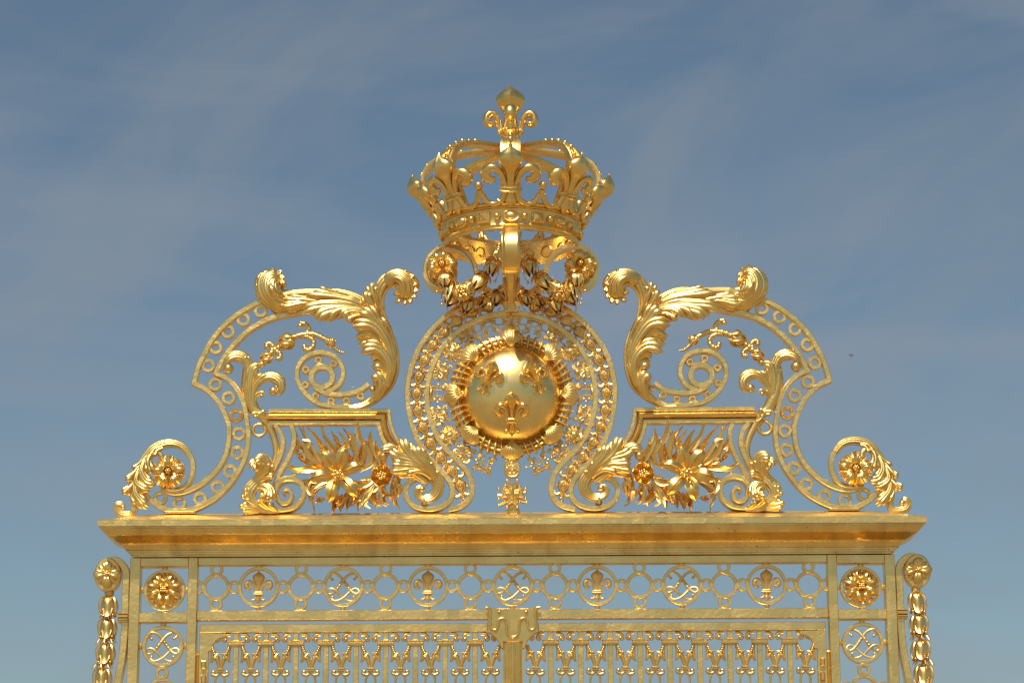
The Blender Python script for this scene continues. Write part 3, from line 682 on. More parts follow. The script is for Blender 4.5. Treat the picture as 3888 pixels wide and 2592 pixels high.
br=L(K4,[(690,1060),(730,1020),(800,940),(860,890),(930,840),(1000,800),(1080,775),(1180,770),(1250,795),(1310,830),(1360,880),(1400,915),(1440,937),(1470,935)],-.02)
C=spl(br,6); t=np.linspace(0,1,len(C)); mb.tube(C,np.interp(t,[0,.4,.7,.85,1],[.018,.02,.02,.014,.004]),10)
for i in range(6,len(C)-3,3): mb.ball(C[i],np.interp(t[i],[0,.5,1],[.026,.024,.010]),8)
for pts in ([(800,930),(810,880),(780,855),(755,865),(755,895)],[(790,950),(850,930),(880,955),(875,990),(850,995)],[(1120,770),(1140,720),(1110,680),(1070,670),(1060,705)],[(1060,790),(1130,795),(1180,830),(1180,880),(1140,915),(1105,905),(1100,870)]):
    C=spl(L(K4,pts,-.02),6); mb.tube(C,np.interp(np.linspace(0,1,len(C)),[0,.3,.7,1],[.014,.019,.018,.006]),9)
    for i in range(2,len(C)-1,4): mb.ball(C[i],.021,8)
part('beaded_branch',mb,G_cast,TD)
for (x,y,R,ax) in ((940,838,m(27),(.8,.6)),(752,985,m(20),(.7,.7)),(1342,845,m(16),(.7,-.6)),(862,892,m(11),(.7,.7)),(712,1045,m(13),(.6,.7))):
    mb=MB(); c=Q(K4,x,y,-.03); 
    if R>m(15):
        A=Vector((ax[0],0,ax[1])).normalized(); W=Vector((0,1,0)); V=A.cross(W)
        a=np.arange(20)*2*pi/20; tt=np.linspace(-1,1,11); G=[]
        for q in tt:
            rr=R*math.sqrt(max(.02,1-q*q*.93)); G.append([np.array(c)+np.array(A)*q*R*1.15+rr*(1+.13*math.cos(5*aa+3*q))*(np.array(W)*math.cos(aa)+np.array(V)*math.sin(aa)) for aa in a])
        mb.grid(np.array(G),cv=True,caps=True)
        for k in range(5):
            b=k*1.257; C=[]
            for q in np.linspace(-1,.7,8):
                rr=R*1.12*math.sqrt(max(.05,1-q*q*.8)); C.append(np.array(c)+np.array(A)*q*R*1.2+rr*(np.array(W)*math.cos(b+q)+np.array(V)*math.sin(b+q)))
            mb.tube(np.array(C),np.linspace(R*.1,R*.22,8),7)
    else: mb.ball(c,R,14)
    part('bud',mb,G_cast,TD)
TD2=mirror(TD,None,'slender gilded tendril with buds and curled leaves, between right volute and ring bracket')
# ================================================================ LEDGES with legs
LG=thing('moulded_ledge',tuple(Q(K6,900,300)),'moulded gilded ledge on curved legs, carrying the leafy volute left of the shield','ledge','moulded ledges')
def moulded(mb,ctrl,offs,sm=None):
    pass
edge_o=L(K6,[(320,148),(1525,140),(1525,180),(1545,280),(1580,380),(1630,470),(1680,540)])
edge=[]
base=np.array(list(L(K6,[(318,165),(1505,160)]))+list(spl(L(K6,[(1508,170),(1512,250),(1545,360),(1600,470),(1670,560)]),6)))
def offs_path(p,d):
    q=p[:,[0,2]]; dd=np.diff(q,axis=0); d1=np.vstack([dd[:1],dd]); d2=np.vstack([dd,dd[-1:]]); d1/=np.linalg.norm(d1,axis=1,keepdims=True); d2/=np.linalg.norm(d2,axis=1,keepdims=True)
    n1=np.stack([-d1[:,1],d1[:,0]],1); n2=np.stack([-d2[:,1],d2[:,0]],1); nn=n1+n2; nn/=np.linalg.norm(nn,axis=1,keepdims=True); k=1/np.clip((nn*n1).sum(1),.5,1)
    r=q+nn*(d*k)[:,None] if np.ndim(d) else q+nn*(d*k)[:,None]
    return np.stack([r[:,0],p[:,1],r[:,1]],1)
corner_=Q(K6,1508,160)
def armpath(a,b,rest): return np.array([Q(K6,*a),Q(K6,*b)]+list(spl(L(K6,[b]+rest),3))[2:])
base=armpath((318,160),(1508,160),[(1516,250),(1548,360),(1605,470),(1675,560)])
mb=MB(); mb.flat(base,m(14),-.03,.06); part('back_fillet',mb,G_flat,LG)
b2=armpath((295,215),(1452,213),[(1462,300),(1492,395),(1545,490),(1600,560)]); mb=MB()
sec=[(-1,0),(-.9,-.55),(-.55,-.9),(-.1,-1),(.4,-.8),(.75,-.35),(.85,.1),(1,.1),(1,1),(-1,1)]
# tube keeps a mitre at the corner because flat() does not carry a round section
def swept(mb,p,sec,sc):
    q=p[:,[0,2]]; dd=np.diff(q,axis=0); d1=np.vstack([dd[:1],dd]); d2=np.vstack([dd,dd[-1:]]); d1/=np.linalg.norm(d1,axis=1,keepdims=True); d2/=np.linalg.norm(d2,axis=1,keepdims=True)
    n1=np.stack([-d1[:,1],d1[:,0]],1); n2=np.stack([-d2[:,1],d2[:,0]],1); nn=n1+n2; nn/=np.linalg.norm(nn,axis=1,keepdims=True); k=1/np.clip((nn*n1).sum(1),.5,1)
    G=[[ (q[i,0]+nn[i,0]*k[i]*a*sc[0],p[i,1]+b*sc[1],q[i,1]+nn[i,1]*k[i]*a*sc[0]) for a,b in sec] for i in range(len(p))]
    mb.grid(np.array(G),cv=True,caps=True)
swept(mb,b2,[(s[0],s[1]) for s in sec],(m(14),.055)); part('roll_moulding',mb,G_smooth,LG)
b3=armpath((320,277),(1403,277),[(1415,340),(1445,430),(1495,515),(1550,585)]); mb=MB(); mb.flat(b3,m(17),-.025,.055); part('lower_fillet',mb,G_flat,LG)
for pts in ([(375,300),(435,375),(458,480),(435,590),(385,700),(330,790)],[(540,300),(568,400),(556,510),(505,640),(440,750),(395,850),(372,930),(372,990)]):
    mb=MB(); mb.flat(spl(L(K6,pts),8),m(19),-.028,.05); part('leg',mb,G_flat,LG)
mirror(LG,None,'moulded gilded ledge on curved legs, carrying the leafy volute right of the shield')
# ================================================================ FOOT SCROLLS
FS=thing('foot_scroll',tuple(Q(K6,400,1165)),'small leafy gilded scroll curling inwards at the foot of the left ledge','scroll','foot scrolls')
mb=MB(); C=spl(L(K6,[(180,1135),(300,1150),(430,1150),(550,1130),(635,1060),(668,970),(645,890),(585,845),(505,835),(430,865),(388,930),(388,1000),(425,1060),(480,1080),(530,1050),(545,995),(520,950),(480,945),(462,975),(480,995)]),7)
t=np.linspace(0,1,len(C)); mb.flat(C,np.interp(t,[0,.3,.6,.85,1],[m(12),m(20),m(20),m(13),m(6)]),-.05,.07,.006); part('volute',mb,G_flat,FS)
mb=MB()
mb.stem(L(K6,[(420,1150),(300,1140),(200,1100),(130,1030),(120,960),(160,900),(220,830),(260,760),(250,710)],-.05),[(0,m(7)),(.2,m(14)),(.6,m(26)),(.9,m(18)),(1,m(12))],5,nt=40)
for pts,n,w,r,cu in (
 ([(200,850),(250,780),(300,710),(270,660),(200,665),(175,700)],6,.042,.016,.08),
 ([(180,860),(220,800),(230,740),(200,700),(170,720),(180,770)],5,.04,.015,.10),
 ([(260,800),(300,760),(320,720),(310,680)],4,.03,.014,.03),
 ([(230,860),(290,830),(340,820),(350,850)],4,.026,.013,.03),
 ([(210,900),(280,900),(330,950),(330,1030),(310,1060)],5,.036,.016,.05),
 ([(200,930),(270,950),(290,1000),(260,1040),(235,1030)],4,.03,.016,.09),
 ([(330,1130),(290,1100),(250,1060),(250,1020)],4,.026,.013,.05),
 ([(400,1140),(360,1120),(335,1100),(320,1070)],4,.022,.012,.03),
 ([(220,1120),(130,1080),(80,1050),(55,1030)],3,.02,.012,.02),
 ([(200,1130),(120,1120),(60,1110),(20,1105)],4,.026,.013,.02),
 ([(220,1150),(140,1155),(80,1150),(45,1160)],4,.02,.011,.03),
 ([(150,1050),(90,1010),(60,980),(55,960)],3,.018,.012,.02),
 ([(140,980),(110,950),(100,920),(105,905)],3,.016,.011,.02)):
    mb.lobe(L(K6,pts,-.05),n,w,r,bulge=.03,curl=cu)
part('acanthus_leaf',mb,G_cast,FS)
mirror(FS,None,'small leafy gilded scroll curling inwards at the foot of the right ledge')
# ================================================================ LILY BOUQUETS
LB=thing('lily_bouquet',tuple(Q(K6,1000,1150)),'gilded bunch of open lilies and spiky blade leaves under the left ledge','flowers','lily bouquets')
def blade(mb,pts,w,fold=.25,tw=0.,th=.005,K=K6,tip=.06,n=20):
    C=resamp(spl(L(K,pts),8),n); t=np.linspace(0,1,n); T=np.gradient(C,axis=0); T/=np.linalg.norm(T,axis=1,keepdims=True)
    W=w*np.clip(np.sin(pi*(t*.93+.05))**.75,tip,1)*np.interp(t,[0,.2,1],[.6,1,.9]); G=[]
    for i in range(n):
        side=np.cross(T[i],[0,1,0]); side/=np.linalg.norm(side); up=np.cross(side,T[i]); a=tw*(t[i]-.3)
        s_=side*math.cos(a)+up*math.sin(a); u_=np.cross(s_,T[i])
        G.append([C[i]+s_*W[i]*v-u_*abs(v)**1.0*W[i]*fold for v in (-1,-.5,0,.5,1)])
    mb.sheet(np.array(G),th)
ups=[((980,760),(800,640),(700,450),(650,300)),((1000,740),(860,560),(780,400),(690,320)),((1020,740),(980,600),(880,440),(840,265)),((1060,740),(1060,620),(1000,460),(935,355)),
 ((1120,740),(1180,600),(1120,420),(1050,325)),((1240,760),(1330,620),(1230,430),(1198,255)),((1250,760),(1250,620),(1240,520),(1260,430)),((1380,740),(1350,600),(1310,480),(1330,345)),((1400,720),(1390,600),(1340,500),(1345,400)),
 ((960,740),(780,600),(640,520),(592,400)),((900,740),(720,680),(610,600),(590,490)),((880,730),(760,640),(700,570),(640,440)),((850,740),(700,740),(560,740),(490,685)),((860,760),(700,750),(580,760),(545,830)),
 ((1100,720),(1080,620),(1100,500),(1030,380)),((1180,700),(1230,620),(1150,480),(1180,380)),((1000,760),(900,640),(880,540),(850,490)),((700,640),(680,540),(690,470),(640,435)),
 ((1420,740),(1440,640),(1380,560),(1390,470)),((1150,760),(1120,650),(1040,560),(960,440)),((980,740),(940,640),(860,560),(790,470))]
dns=[((900,800),(760,830),(700,900),(730,980),(800,995)),((930,860),(800,920),(745,1020),(770,1160)),((1000,960),(980,1060),(960,1110),(950,1158)),((1090,950),(1060,1050),(1040,1110),(1020,1155)),
 ((1300,860),(1250,940),(1180,1040),(1130,1110)),((1330,880),(1280,980),(1210,1060),(1200,1150)),((1360,880),(1310,960),(1340,1060),(1430,1090)),((1420,880),(1370,960),(1370,1050),(1380,1110)),
 ((1480,880),(1440,960),(1450,1040),(1510,1085)),((1540,860),(1560,960),(1560,1060),(1610,1118)),((1600,800),(1560,900),(1540,980),(1530,1040)),((1350,880),(1280,980),(1280,1080),(1325,1130)),
 ((1620,770),(1600,860),(1590,940),(1600,1010)),((1200,880),(1180,980),(1100,1060),(1090,1150)),((1050,980),(1000,1040),(1010,1080),(1000,1120)),((880,860),(720,880),(650,860),(620,870)),((1240,850),(1320,860),(1240,880),(1160,860)),
 ((860,1010),(830,1040),(810,1030),(800,1060)),((1400,860),(1480,980),(1500,1000),(1520,1045)),((1150,840),(1220,900),(1180,1000),(1130,1060)),((1240,900),(1150,980),(1060,1040),(1030,1100)),((1450,900),(1470,980),(1420,1020),(1380,1060))]
ex=[[(p[0]+random.uniform(-38,38),p[1]+random.uniform(-30,30)) for p in q] for q in ups+dns[:21]]
for i,pts in enumerate(ups+dns+ex):
    y=random.uniform(-.02,.06) if i<len(ups) else random.uniform(-.05,.05); b=random.uniform(-.12,-.02) if i%2 else random.uniform(-.05,.03)
    pp=[(p[0],p[1],y+b*(k/(len(pts)-1))**1.5) for k,p in enumerate(pts)]
    mb=MB(); blade(mb,pp,m(random.uniform(7.5,11.5)),random.uniform(.2,.5),random.uniform(-1.2,1.2)); part('blade_leaf',mb,G_smooth,LB)
def petal(mb,c,tipxy,w,K=K6,lift=.06,droop=.05,y=-.08):
    A=Q(K,*c,Y=y); B=Q(K,*tipxy,Y=y); n=14; t=np.linspace(0,1,n); d=B-A; Ld=np.linalg.norm(d); d/=Ld; s_=np.array([-d[2],0,d[0]])
    G=[]
    for q in t:
        wq=w*interp([(0,.3),(.2,.72),(.45,1),(.65,.97),(.82,.68),(.94,.3),(1,.04)],q); yy=-lift*math.sin(pi*q*.6)*1.5+droop*q**4
        G.append([A+d*Ld*q+s_*wq*v+np.array([0,yy+.20*w*abs(v)**1.6+.16*w*math.exp(-(v/.14)**2)-.12*w*math.exp(-((abs(v)-.35)/.2)**2),0]) for v in np.linspace(-1,1,9)])
    mb.sheet(np.array(G),.006)
cl=(1000,785)
lil=MB(); 
for k in range(6):
    a=k*pi/3; lil.tube(spl([Q(K6,*cl,Y=-.08),Q(K6,cl[0]+18*math.cos(a),cl[1]+14*math.sin(a),Y=-.14),Q(K6,cl[0]+45*math.cos(a),cl[1]+40*math.sin(a),Y=-.17)],4),.005,6); lil.ball(Q(K6,cl[0]+46*math.cos(a),cl[1]+41*math.sin(a),Y=-.17),.012,8,(1.4,1,.8))
lil.tube(spl([Q(K6,*cl,Y=-.06),Q(K6,*cl,Y=-.14),Q(K6,cl[0],cl[1]+8,Y=-.2)],4),[.012]*8+[.016],10); lil.ball(Q(K6,cl[0],cl[1]-2,Y=-.2),.024,12); lil.ball(Q(K6,*cl,Y=-.07),.04,12)
lo=part('open_lily',lil,G_smooth,LB)
for tip,w in (((835,545),m(23)),((1080,500),m(22)),((1268,705),m(22)),((1195,1015),m(23)),((915,1075),m(25)),((722,845),m(25))):
    mb=MB(); petal(mb,cl,tip,w); part('petal',mb,G_smooth,lo)
mb=MB(); cc=Q(K6,1438,808,-.06)
for k in range(6):
    a0=k*pi/3+.2; u=np.linspace(0,1,8); v=np.linspace(-1,1,9); U,V=np.meshgrid(u,v,indexing='ij'); r=m(40)*(.2+.8*U**.8)*(1-.1*V**2); A=a0+V*.56
    G=np.stack([cc[0]+r*np.cos(A),cc[1]+.02-.075*U**1.3+.012*np.cos(3*V),cc[2]+r*np.sin(A)*1.05],2); mb.sheet(G,.006)
mb.lathe((cc[0],cc[1],cc[2]),[(.001,-.02),(m(20),-.02),(m(14),-.06),(.001,-.08)],16,'y')
for k in range(10):
    a=k*2.4; rr=m(3+3.8*math.sqrt(k)); mb.tube([cc,(cc[0]+rr*math.cos(a),cc[1]-.05,cc[2]+rr*math.sin(a))],.004,6); mb.ball((cc[0]+rr*math.cos(a),cc[1]-.055,cc[2]+rr*math.sin(a)),.011,8)
part('cup_lily',mb,G_smooth,LB)
LB2=mirror(LB,None,'gilded bunch of open lilies and spiky blade leaves under the right ledge')
# ================================================================ ROUND FRAME with foot volutes
cO=P(1943,1502,0); cO[0]=0
RF=thing('round_frame',tuple(P(1943,1945,0)),'large double-banded gilded ring frame around the shield, ending in leafy foot volutes','frame')
def circ(r,a0,a1,n): a=np.radians(np.linspace(a0,a1,n)); return [np.array([-r*math.sin(t),0,cO[2]+r*math.cos(t)]) for t in a]
ro=P(1546,1496,0)[0]*-1; ri=P(1620.5,1496,0)[0]*-1
for s in (0,):
    o_pts=circ(ro,14,88,12)+list(L(K3,[(125,310),(137,420),(168,560),(218,690),(288,822),(368,925),(450,1010),(522,1092),(567,1180),(562,1270),(505,1345),(405,1390),(290,1395),(185,1360),(118,1285),(103,1205),(135,1135),(195,1092),(270,1092),(320,1130)]))
    mb=MB(); C=spl(o_pts,6); t=np.linspace(0,1,len(C)); mb.flat(C,np.interp(t,[0,.5,.62,1],[m(19),m(19),m(21),m(17)]),-.045,.06); A1=part('outer_band',mb,G_flat,RF)
    i_pts=circ(ri,0,88,13)+list(L(K3,[(318,310),(328,400),(352,510),(405,645),(480,765),(570,862),(655,945),(722,1035),(762,1130),(764,1225),(728,1305),(650,1368),(530,1400)]))
    mb=MB(); mb.flat(spl(i_pts,6),m(20),-.03,.05); A2=part('inner_band',mb,G_flat,RF)
mb=MB()
stp=L(K3,[(0,960),(100,950),(200,960),(300,1000),(380,1060),(425,1130),(420,1210),(370,1275),(300,1290),(235,1260),(215,1215),(235,1180),(265,1178),(285,1200)],-.05)
mb.stem(stp,[(0,m(10)),(.2,m(22)),(.45,m(26)),(.65,m(20)),(.85,m(13)),(1,m(7))],5,nt=60,fy=1.0); mb.ball(Q(K3,268,1195,-.06),m(13),14)
for pts,n,w,r,cu in (
 ([(400,1100),(330,1000),(190,900),(110,800),(75,690)],5,.045,.021,.05),
 ([(410,1100),(350,990),(270,900),(215,820),(205,760)],5,.042,.021,.05),
 ([(380,1080),(260,960),(120,900),(20,870),(-60,800)],6,.046,.019,.05),
 ([(420,1110),(380,1020),(330,950),(300,920)],3,.02,.015,.03),
 ([(430,1120),(420,1060),(405,1020),(400,1000)],2,.01,.012,.02),
 ([(330,1060),(200,970),(60,960),(-40,940)],5,.04,.018,.05),
 ([(300,1050),(180,1000),(60,1010),(-60,1020)],5,.036,.017,.04),
 ([(360,1090),(260,1030),(160,1040),(110,1080)],4,.026,.015,.04)):
    mb.lobe(L(K3,pts,-.05),n,w,r,bulge=.045,curl=cu,splay=.008)
# long leaf curling over to the outside
for pts,n,w,r,cu in (([(1900,880),(1760,760),(1660,690),(1590,590),(1500,540),(1430,570),(1420,620)],5,.034,.016,.05),([(1860,860),(1740,780),(1620,770),(1540,760)],4,.034,.015,.03),([(1900,800),(1800,640),(1850,700),(1860,640)],1,.01,.01,.0)):
    mb.lobe(L(K6,pts,-.05),n,w,r,bulge=.04,curl=cu)
mb.ball(Q(K6,1450,605,-.08),.036,12)
A3=part('acanthus_leaf',mb,G_cast,RF)
mb=MB(); mb.tube(spl(L(K3,[(290,1290),(295,1360)],.0),3),m(14),10,fy=2.5); A4=part('volute_stud',mb,G_smooth,RF)
for A in (A1,A2,A3,A4): mirror(A,RF)
# ================================================================ HUSK CHAIN between the bands
HC=thing('husk_chain',(0,0,cO[2]),'chain of small gilded fish-shaped husks hanging between the two bands of the ring frame','chain')
def husk(mb):
    st=np.array([(.0,.012),(.010,.024),(.028,.042),(.050,.045),(.075,.036),(.095,.024),(.112,.019),(.128,.020),(.138,.008)])
    h,w=prof_(st,22)
    a=np.arange(18)*2*pi/18; mb.grid(np.stack([w[:,None]*np.cos(a),-.8*w[:,None]*np.sin(a),.07-h[:,None]+0*a],2),cv=True,caps=True)
    a=np.arange(20)*2*pi/20
    mb.tube(np.stack([.017*np.cos(a),-.034-.004*np.cos(a)**2,.022+.019*np.sin(a)],1),.0055,6,closed=True)
    mb.tube(np.stack([.029*np.cos(a)*(1-.35*(np.sin(a)<0)*-np.sin(a)),-.024-0*a,.008+.042*np.sin(a)],1),.0055,6,closed=True)
    mb.ball((0,-.036,.022),.006,8)
    for s in (-1,1):
        C=spl([(s*.016,-.01,-.045),(s*.034,-.015,-.058),(s*.055,-.012,-.052),(s*.058,-.008,-.036),(s*.050,-.006,-.03)],5); mb.tube(C,np.interp(np.linspace(0,1,len(C)),[0,.6,1],[.0135,.011,.005]),8)
        mb.tube(spl([(s*.040,0,.02),(s*.052,-.005,.0),(s*.052,-.005,-.012)],4),np.linspace(.009,.003,9),7)
        mb.tube(spl([(s*.036,0,.04),(s*.05,-.0,.035)],3),np.linspace(.008,.003,4),7)
    mb.lathe((0,0,.083),[(.001,.014),(.012,.012),(.014,0),(.010,-.012)],12); mb.ball((0,0,-.078),.012,8)
mb=MB(); husk(mb)
# path midway between the two bands
mid=circ((ro+ri)/2+.0,9,88,12)+list(L(K3,[(218,310),(225,400),(262,540),(335,705),(425,845),(545,985),(640,1130),(660,1200)]))
Cm=spl(mid,10); s_=np.r_[0,np.cumsum(np.linalg.norm(np.diff(Cm,axis=0),axis=1))]
def at_s(d):
    return np.array([np.interp(d,s_,Cm[:,k]) for k in range(3)])
husk0=None; hstep=m(66.5); hN=int((s_[-1]-.02)//hstep)
tgt=[(218,215),(225,400)]
h_me=None
for side in (-1,1):
    for i in range(hN+1):
        d=s_[-1]-.01-i*hstep
        if d<0: break
        p=at_s(d); T=at_s(min(d+.03,s_[-1]))-at_s(max(d-.03,0)); T/=np.linalg.norm(T)
        ang=math.atan2(-T[0],-T[2])   # local -z points along T
        M=Matrix.Translation((p[0] if side<0 else -p[0],0,p[2]-cO[2]))@Matrix.Rotation(ang*(1 if side<0 else -1),4,'Y')
        if husk0 is None:
            me=newmesh('husk',mb,(0,0,0)); me.materials.append(G_fine); husk0=bpy.data.objects.new('husk',me); COL.objects.link(husk0); husk0.parent=HC; husk0.matrix_basis=M
        else:
            c=husk0.copy(); COL.objects.link(c); c.parent=HC; c.matrix_basis=M
# tails at the two ends
for s in (-1,1):
    e=Cm[-1]; mb=MB(); C=spl([(s*-e[0]*-1*-1,0,e[2]-.07),(s*-e[0]-s*.006,0,e[2]-.10),(s*-e[0]+s*.006,0,e[2]-.125),(s*-e[0]-s*.004,0,e[2]-.15)],5)
    mb.tube(C,np.linspace(.010,.003,len(C)),7); part('tail',mb,G_fine,HC)
# ================================================================ WREATH of bound rods with shells
rw=m(212)
WR=thing('bound_rod_wreath',(0,0,cO[2]),'gilded wreath of bound rods wrapped by ribbon with eight scallop shells around the shield','wreath')
a=np.arange(96)*2*pi/96
for k in range(6):
    b=k*2*pi/6+pi; mb=MB(); rr=rw+m(15.5)*math.cos(b); mb.tube(np.stack([rr*np.sin(a),-.02+m(17)*math.sin(b)+0*a,cO[2]+rr*np.cos(a)],1),m(5.6),8,closed=True); part('rod',mb,G_wreath,WR)
mb=MB(); tt=np.linspace(-.5,.5,120)
nw=4.1
def wrapmesh(mb,a0):
    t=np.linspace(-.62,.62,110)*.5; ang=a0+pi/8+t*(pi/4); ph=2*pi*nw*t/.62
    rr=rw+m(25)*np.cos(ph); yy=-.02-m(25)*np.sin(ph)
    mb.tube(np.stack([rr*np.sin(ang),yy,cO[2]+rr*np.cos(ang)],1),m(6.8),10,fn=.75)
mb=MB(); wrapmesh(mb,0); w0=part('ribbon_wrap',mb,G_wreath,WR)
w0.location=(0,0,0)
for k in range(1,8): dup(w0,WR,M=Matrix.Rotation(k*pi/4,4,'Y'))
mb=MB()
u=np.linspace(0,1,12); v=np.linspace(-1,1,57); U,V=np.meshgrid(u,v,indexing='ij')
ang=V*.92; rad=m(68)*U*(1-.14*np.abs(V)**3-.035*np.abs(np.cos(3.5*pi*V))*U)
X=rad*np.sin(ang); Z=rw+m(33)-rad*np.cos(ang)*1.0; 
Yv=-.055-m(20)*np.sin(pi*np.clip(U*.93+.04,0,1))*(1-.35*V**2)-m(2.6)*np.abs(np.cos(3.5*pi*V))*np.sin(pi*np.clip(U*.8+.1,0,1))
# fan opens away from hinge: hinge on the inner side
G=np.stack([X,Yv,2*(rw)-Z+0*X],2); G[...,2]+=0; G=np.stack([X,Yv,rw-m(29)+rad*np.cos(ang)],2)
mb.xf=lambda vv: vv+np.array([0,0,cO[2]])
mb.sheet(G,.008); G2=G.copy(); G2[...,1]=-.01; mb.sheet(G2,.01)
mb.ball((0,-.055,rw-m(27)),m(9),12,(1.2,.9,.8))
for s in (-1,1): mb.ball((s*m(10),-.05,rw-m(24)),m(6),10)
sh0=part('scallop_shell',mb,G_wreath,WR)
for k in range(1,8):
    dup(sh0,WR,M=Matrix.Rotation(k*pi/4,4,'Y'))
# ================================================================ SHIELD
SH=thing('domed_shield',(0,0,cO[2]),'polished domed round gilded shield with three raised lilies at the centre of the crest','shield')
rs=m(186); dep=.21
def dome_y(r): return -.03-dep*math.sqrt(max(0,1-(r/rs)**2.15))
mb=MB(); pr=[]
for t in np.linspace(0,1,40): rr=rs*math.sin(t*pi/2); pr.append((max(rr,.0005),-dome_y(rr)))
mb.lathe((0,0,cO[2]),pr,96,'y'); part('dome',mb,G_dome,SH)
mb=MB(); mb.lathe((0,0,cO[2]),[(rs-.010,.036),(rs+.002,.046),(rs+.010,.036),(rs+.010,.0),(rs-.02,-.03)],96,'y')
for k in range(48):
    t=k*2*pi/48; mb.ball(((rs-.008)*math.sin(t),-.052,cO[2]+(rs-.008)*math.cos(t)),.006,6)
part('rim',mb,G_cast,SH)
def onshield(cx,cz,s,rot):
    ca,sa=math.cos(rot),math.sin(rot)
    def f(v):
        x=v[:,0]*s*.82; z=(v[:,2]-118)*s; X=cx+x*ca+z*sa; Z=cz-x*sa+z*ca
        base=np.array([dome_y(math.hypot(a_,b_)) for a_,b_ in zip(X,Z)])
        return np.stack([X,base+.0+v[:,1]*s*1.6,Z+cO[2]],1)
    return f
f1=P(1942,1564,dome_y(.13)); make_fleur(SH,onshield(0,f1[2]-cO[2],m(.70),0),G_smooth,label='upright lily low on the shield')
f2=P(1855,1430,dome_y(.2)); 
for s in (-1,1): make_fleur(SH,onshield(-s*f2[0]*-1*-1,f2[2]-cO[2],m(.62),-s*math.radians(22)),G_smooth,label='tilted lily high on the shield')
# ================================================================ ORDER COLLAR
OC=thing('order_collar',(0,0,cO[2]),'fine gilded knightly collar of small lily, trophy and crowned letter links around the wreath','collar')
rc=m(281)
def link_lily(mb):
    d=fleur_geo(planar((0,-.015,.0),m(.27),pi,1.2))   # lily pointing to the wreath
    for k_ in ('fleur_de_lis','clasp'): mb.add(np.concatenate(d[k_].v),d[k_].f)
    for q in d['side_petal']: mb.add(np.concatenate(q.v),q.f)
    for k in range(4):
        a0=pi/4+k*pi/2
        for da in (-.32,-.1,.12,.34):
            L_=.078-abs(da)*.05; p0=np.array([.030*math.cos(a0),0,.030*math.sin(a0)]); d_=np.array([math.cos(a0+da),0,math.sin(a0+da)]); n_=np.array([-d_[2],0,d_[0]])
            C=spl([p0,p0+d_*L_*.4+n_*.007,p0+d_*L_*.7-n_*.006,p0+d_*L_*.8+n_*.004],4); C[:,1]=-.01; mb.tube(C,np.linspace(.0085,.002,len(C)),6)
    for k in range(10):
        a0=.3+k*.628; mb.ball((.052*math.cos(a0),-.01,.052*math.sin(a0)+.005),.0075,6)
    for s in (-1,1):
        C=spl([(s*.02,0,.045),(s*.045,-.01,.06),(s*.066,-.01,.045),(s*.062,-.005,.02),(s*.05,0,.015)],4); mb.tube(C,.0075,7)
def link_letter(mb):
    for s in (-1,1):
        mb.box((s*.024-.006,-.02,-.032),(s*.024+.006,.0,.03),.002); mb.box((s*.024-.011,-.021,.026),(s*.024+.011,.0,.034),.002); mb.box((s*.024-.011,-.021,-.036),(s*.024+.011,.0,-.028),.002)
    mb.box((-.024,-.017,-.004),(.024,-.003,.004),.002)
    # little crown
    for k in range(5):
        x=-.028+.014*k; mb.ball((x,-.012,.062-abs(k-2)*.003),.0075,6)
    mb.tube(spl([(-.032,-.01,.045),(0,-.016,.050),(.032,-.01,.045)],4),.007,6)
    for sx in (-1,1):
        for sz in (-1,1):
            a0=math.atan2(sz,sx)
            for da in (-.3,-.05,.2,.42):
                p0=np.array([sx*.040,0,sz*.042]); d_=np.array([math.cos(a0+da),0,math.sin(a0+da)]); n_=np.array([-d_[2],0,d_[0]]); L_=.042
                C=spl([p0,p0+d_*L_*.45+n_*.006,p0+d_*L_*.8-n_*.005,p0+d_*L_+n_*.003],4); C[:,1]=-.012; mb.tube(C,np.linspace(.009,.002,len(C)),6)
            C=spl([(sx*.03,-.005,sz*.03),(sx*.05,-.01,sz*.018),(sx*.055,-.01,sz*.034),(sx*.042,-.008,sz*.044),(sx*.036,-.006,sz*.034)],4); mb.tube(C,.0065,6)
    mb.tube(spl([(-.055,0,0),(-.048,0,.02),(-.03,0,.04),(0,0,.044),(.03,0,.04),(.048,0,.02),(.055,0,0)],4),.006,6)
    for k in range(8): mb.ball((.058*math.cos(k*.785+.39),-.012,.055*math.sin(k*.785+.39)),.009,6)
def link_trophy(mb):
    mb.ball((0,-.02,.0),.024,12,(1,.7,1.25)); 
    for k in range(7):
        a0=k*pi/7+.1
        d_=np.array([math.cos(a0),0,math.sin(a0)]); mb.tube([-d_*.07+np.array([0,-.004*k,0]),d_*.07+np.array([0,-.004*k,0])],.0052,6)
        for s in (-1,1):
            mb.ball(d_*s*.07+np.array([0,-.012,0]),.0105,6); 
            C=spl([d_*s*.03,d_*s*.05+np.array([d_[2],0,-d_[0]])*.016,d_*s*.066+np.array([d_[2],0,-d_[0]])*.006],4); C[:,1]-=.015; mb.tube(C,np.linspace(.010,.004,len(C)),6)
    for k in range(9):
        x=rng.uniform(-.045,.045); z=rng.uniform(-.045,.045); mb.ball((x,-.022,z),.011,6,(1,1,1.5))
    C=spl([(-.03,-.02,.03),(0,-.03,.05),(.03,-.02,.03),(.02,-.03,.0),(.035,-.02,-.03)],5); mb.tube(C,.008,6)
links={}
for nm,fn_ in (('lily_link',link_lily),('letter_link',link_letter),('trophy_link',link_trophy)):
    mb=MB((lambda v,k=dict(lily_link=1.02,letter_link=1.0,trophy_link=1.1)[nm]: v*k)); mb.rm=1.35; fn_(mb); me=newmesh(nm,mb,(0,0,0)); me.materials.append(G_fine); links[nm]=me
seq=['lily_link','letter_link','lily_link','trophy_link','lily_link','letter_link','lily_link','trophy_link','lily_link','letter_link']
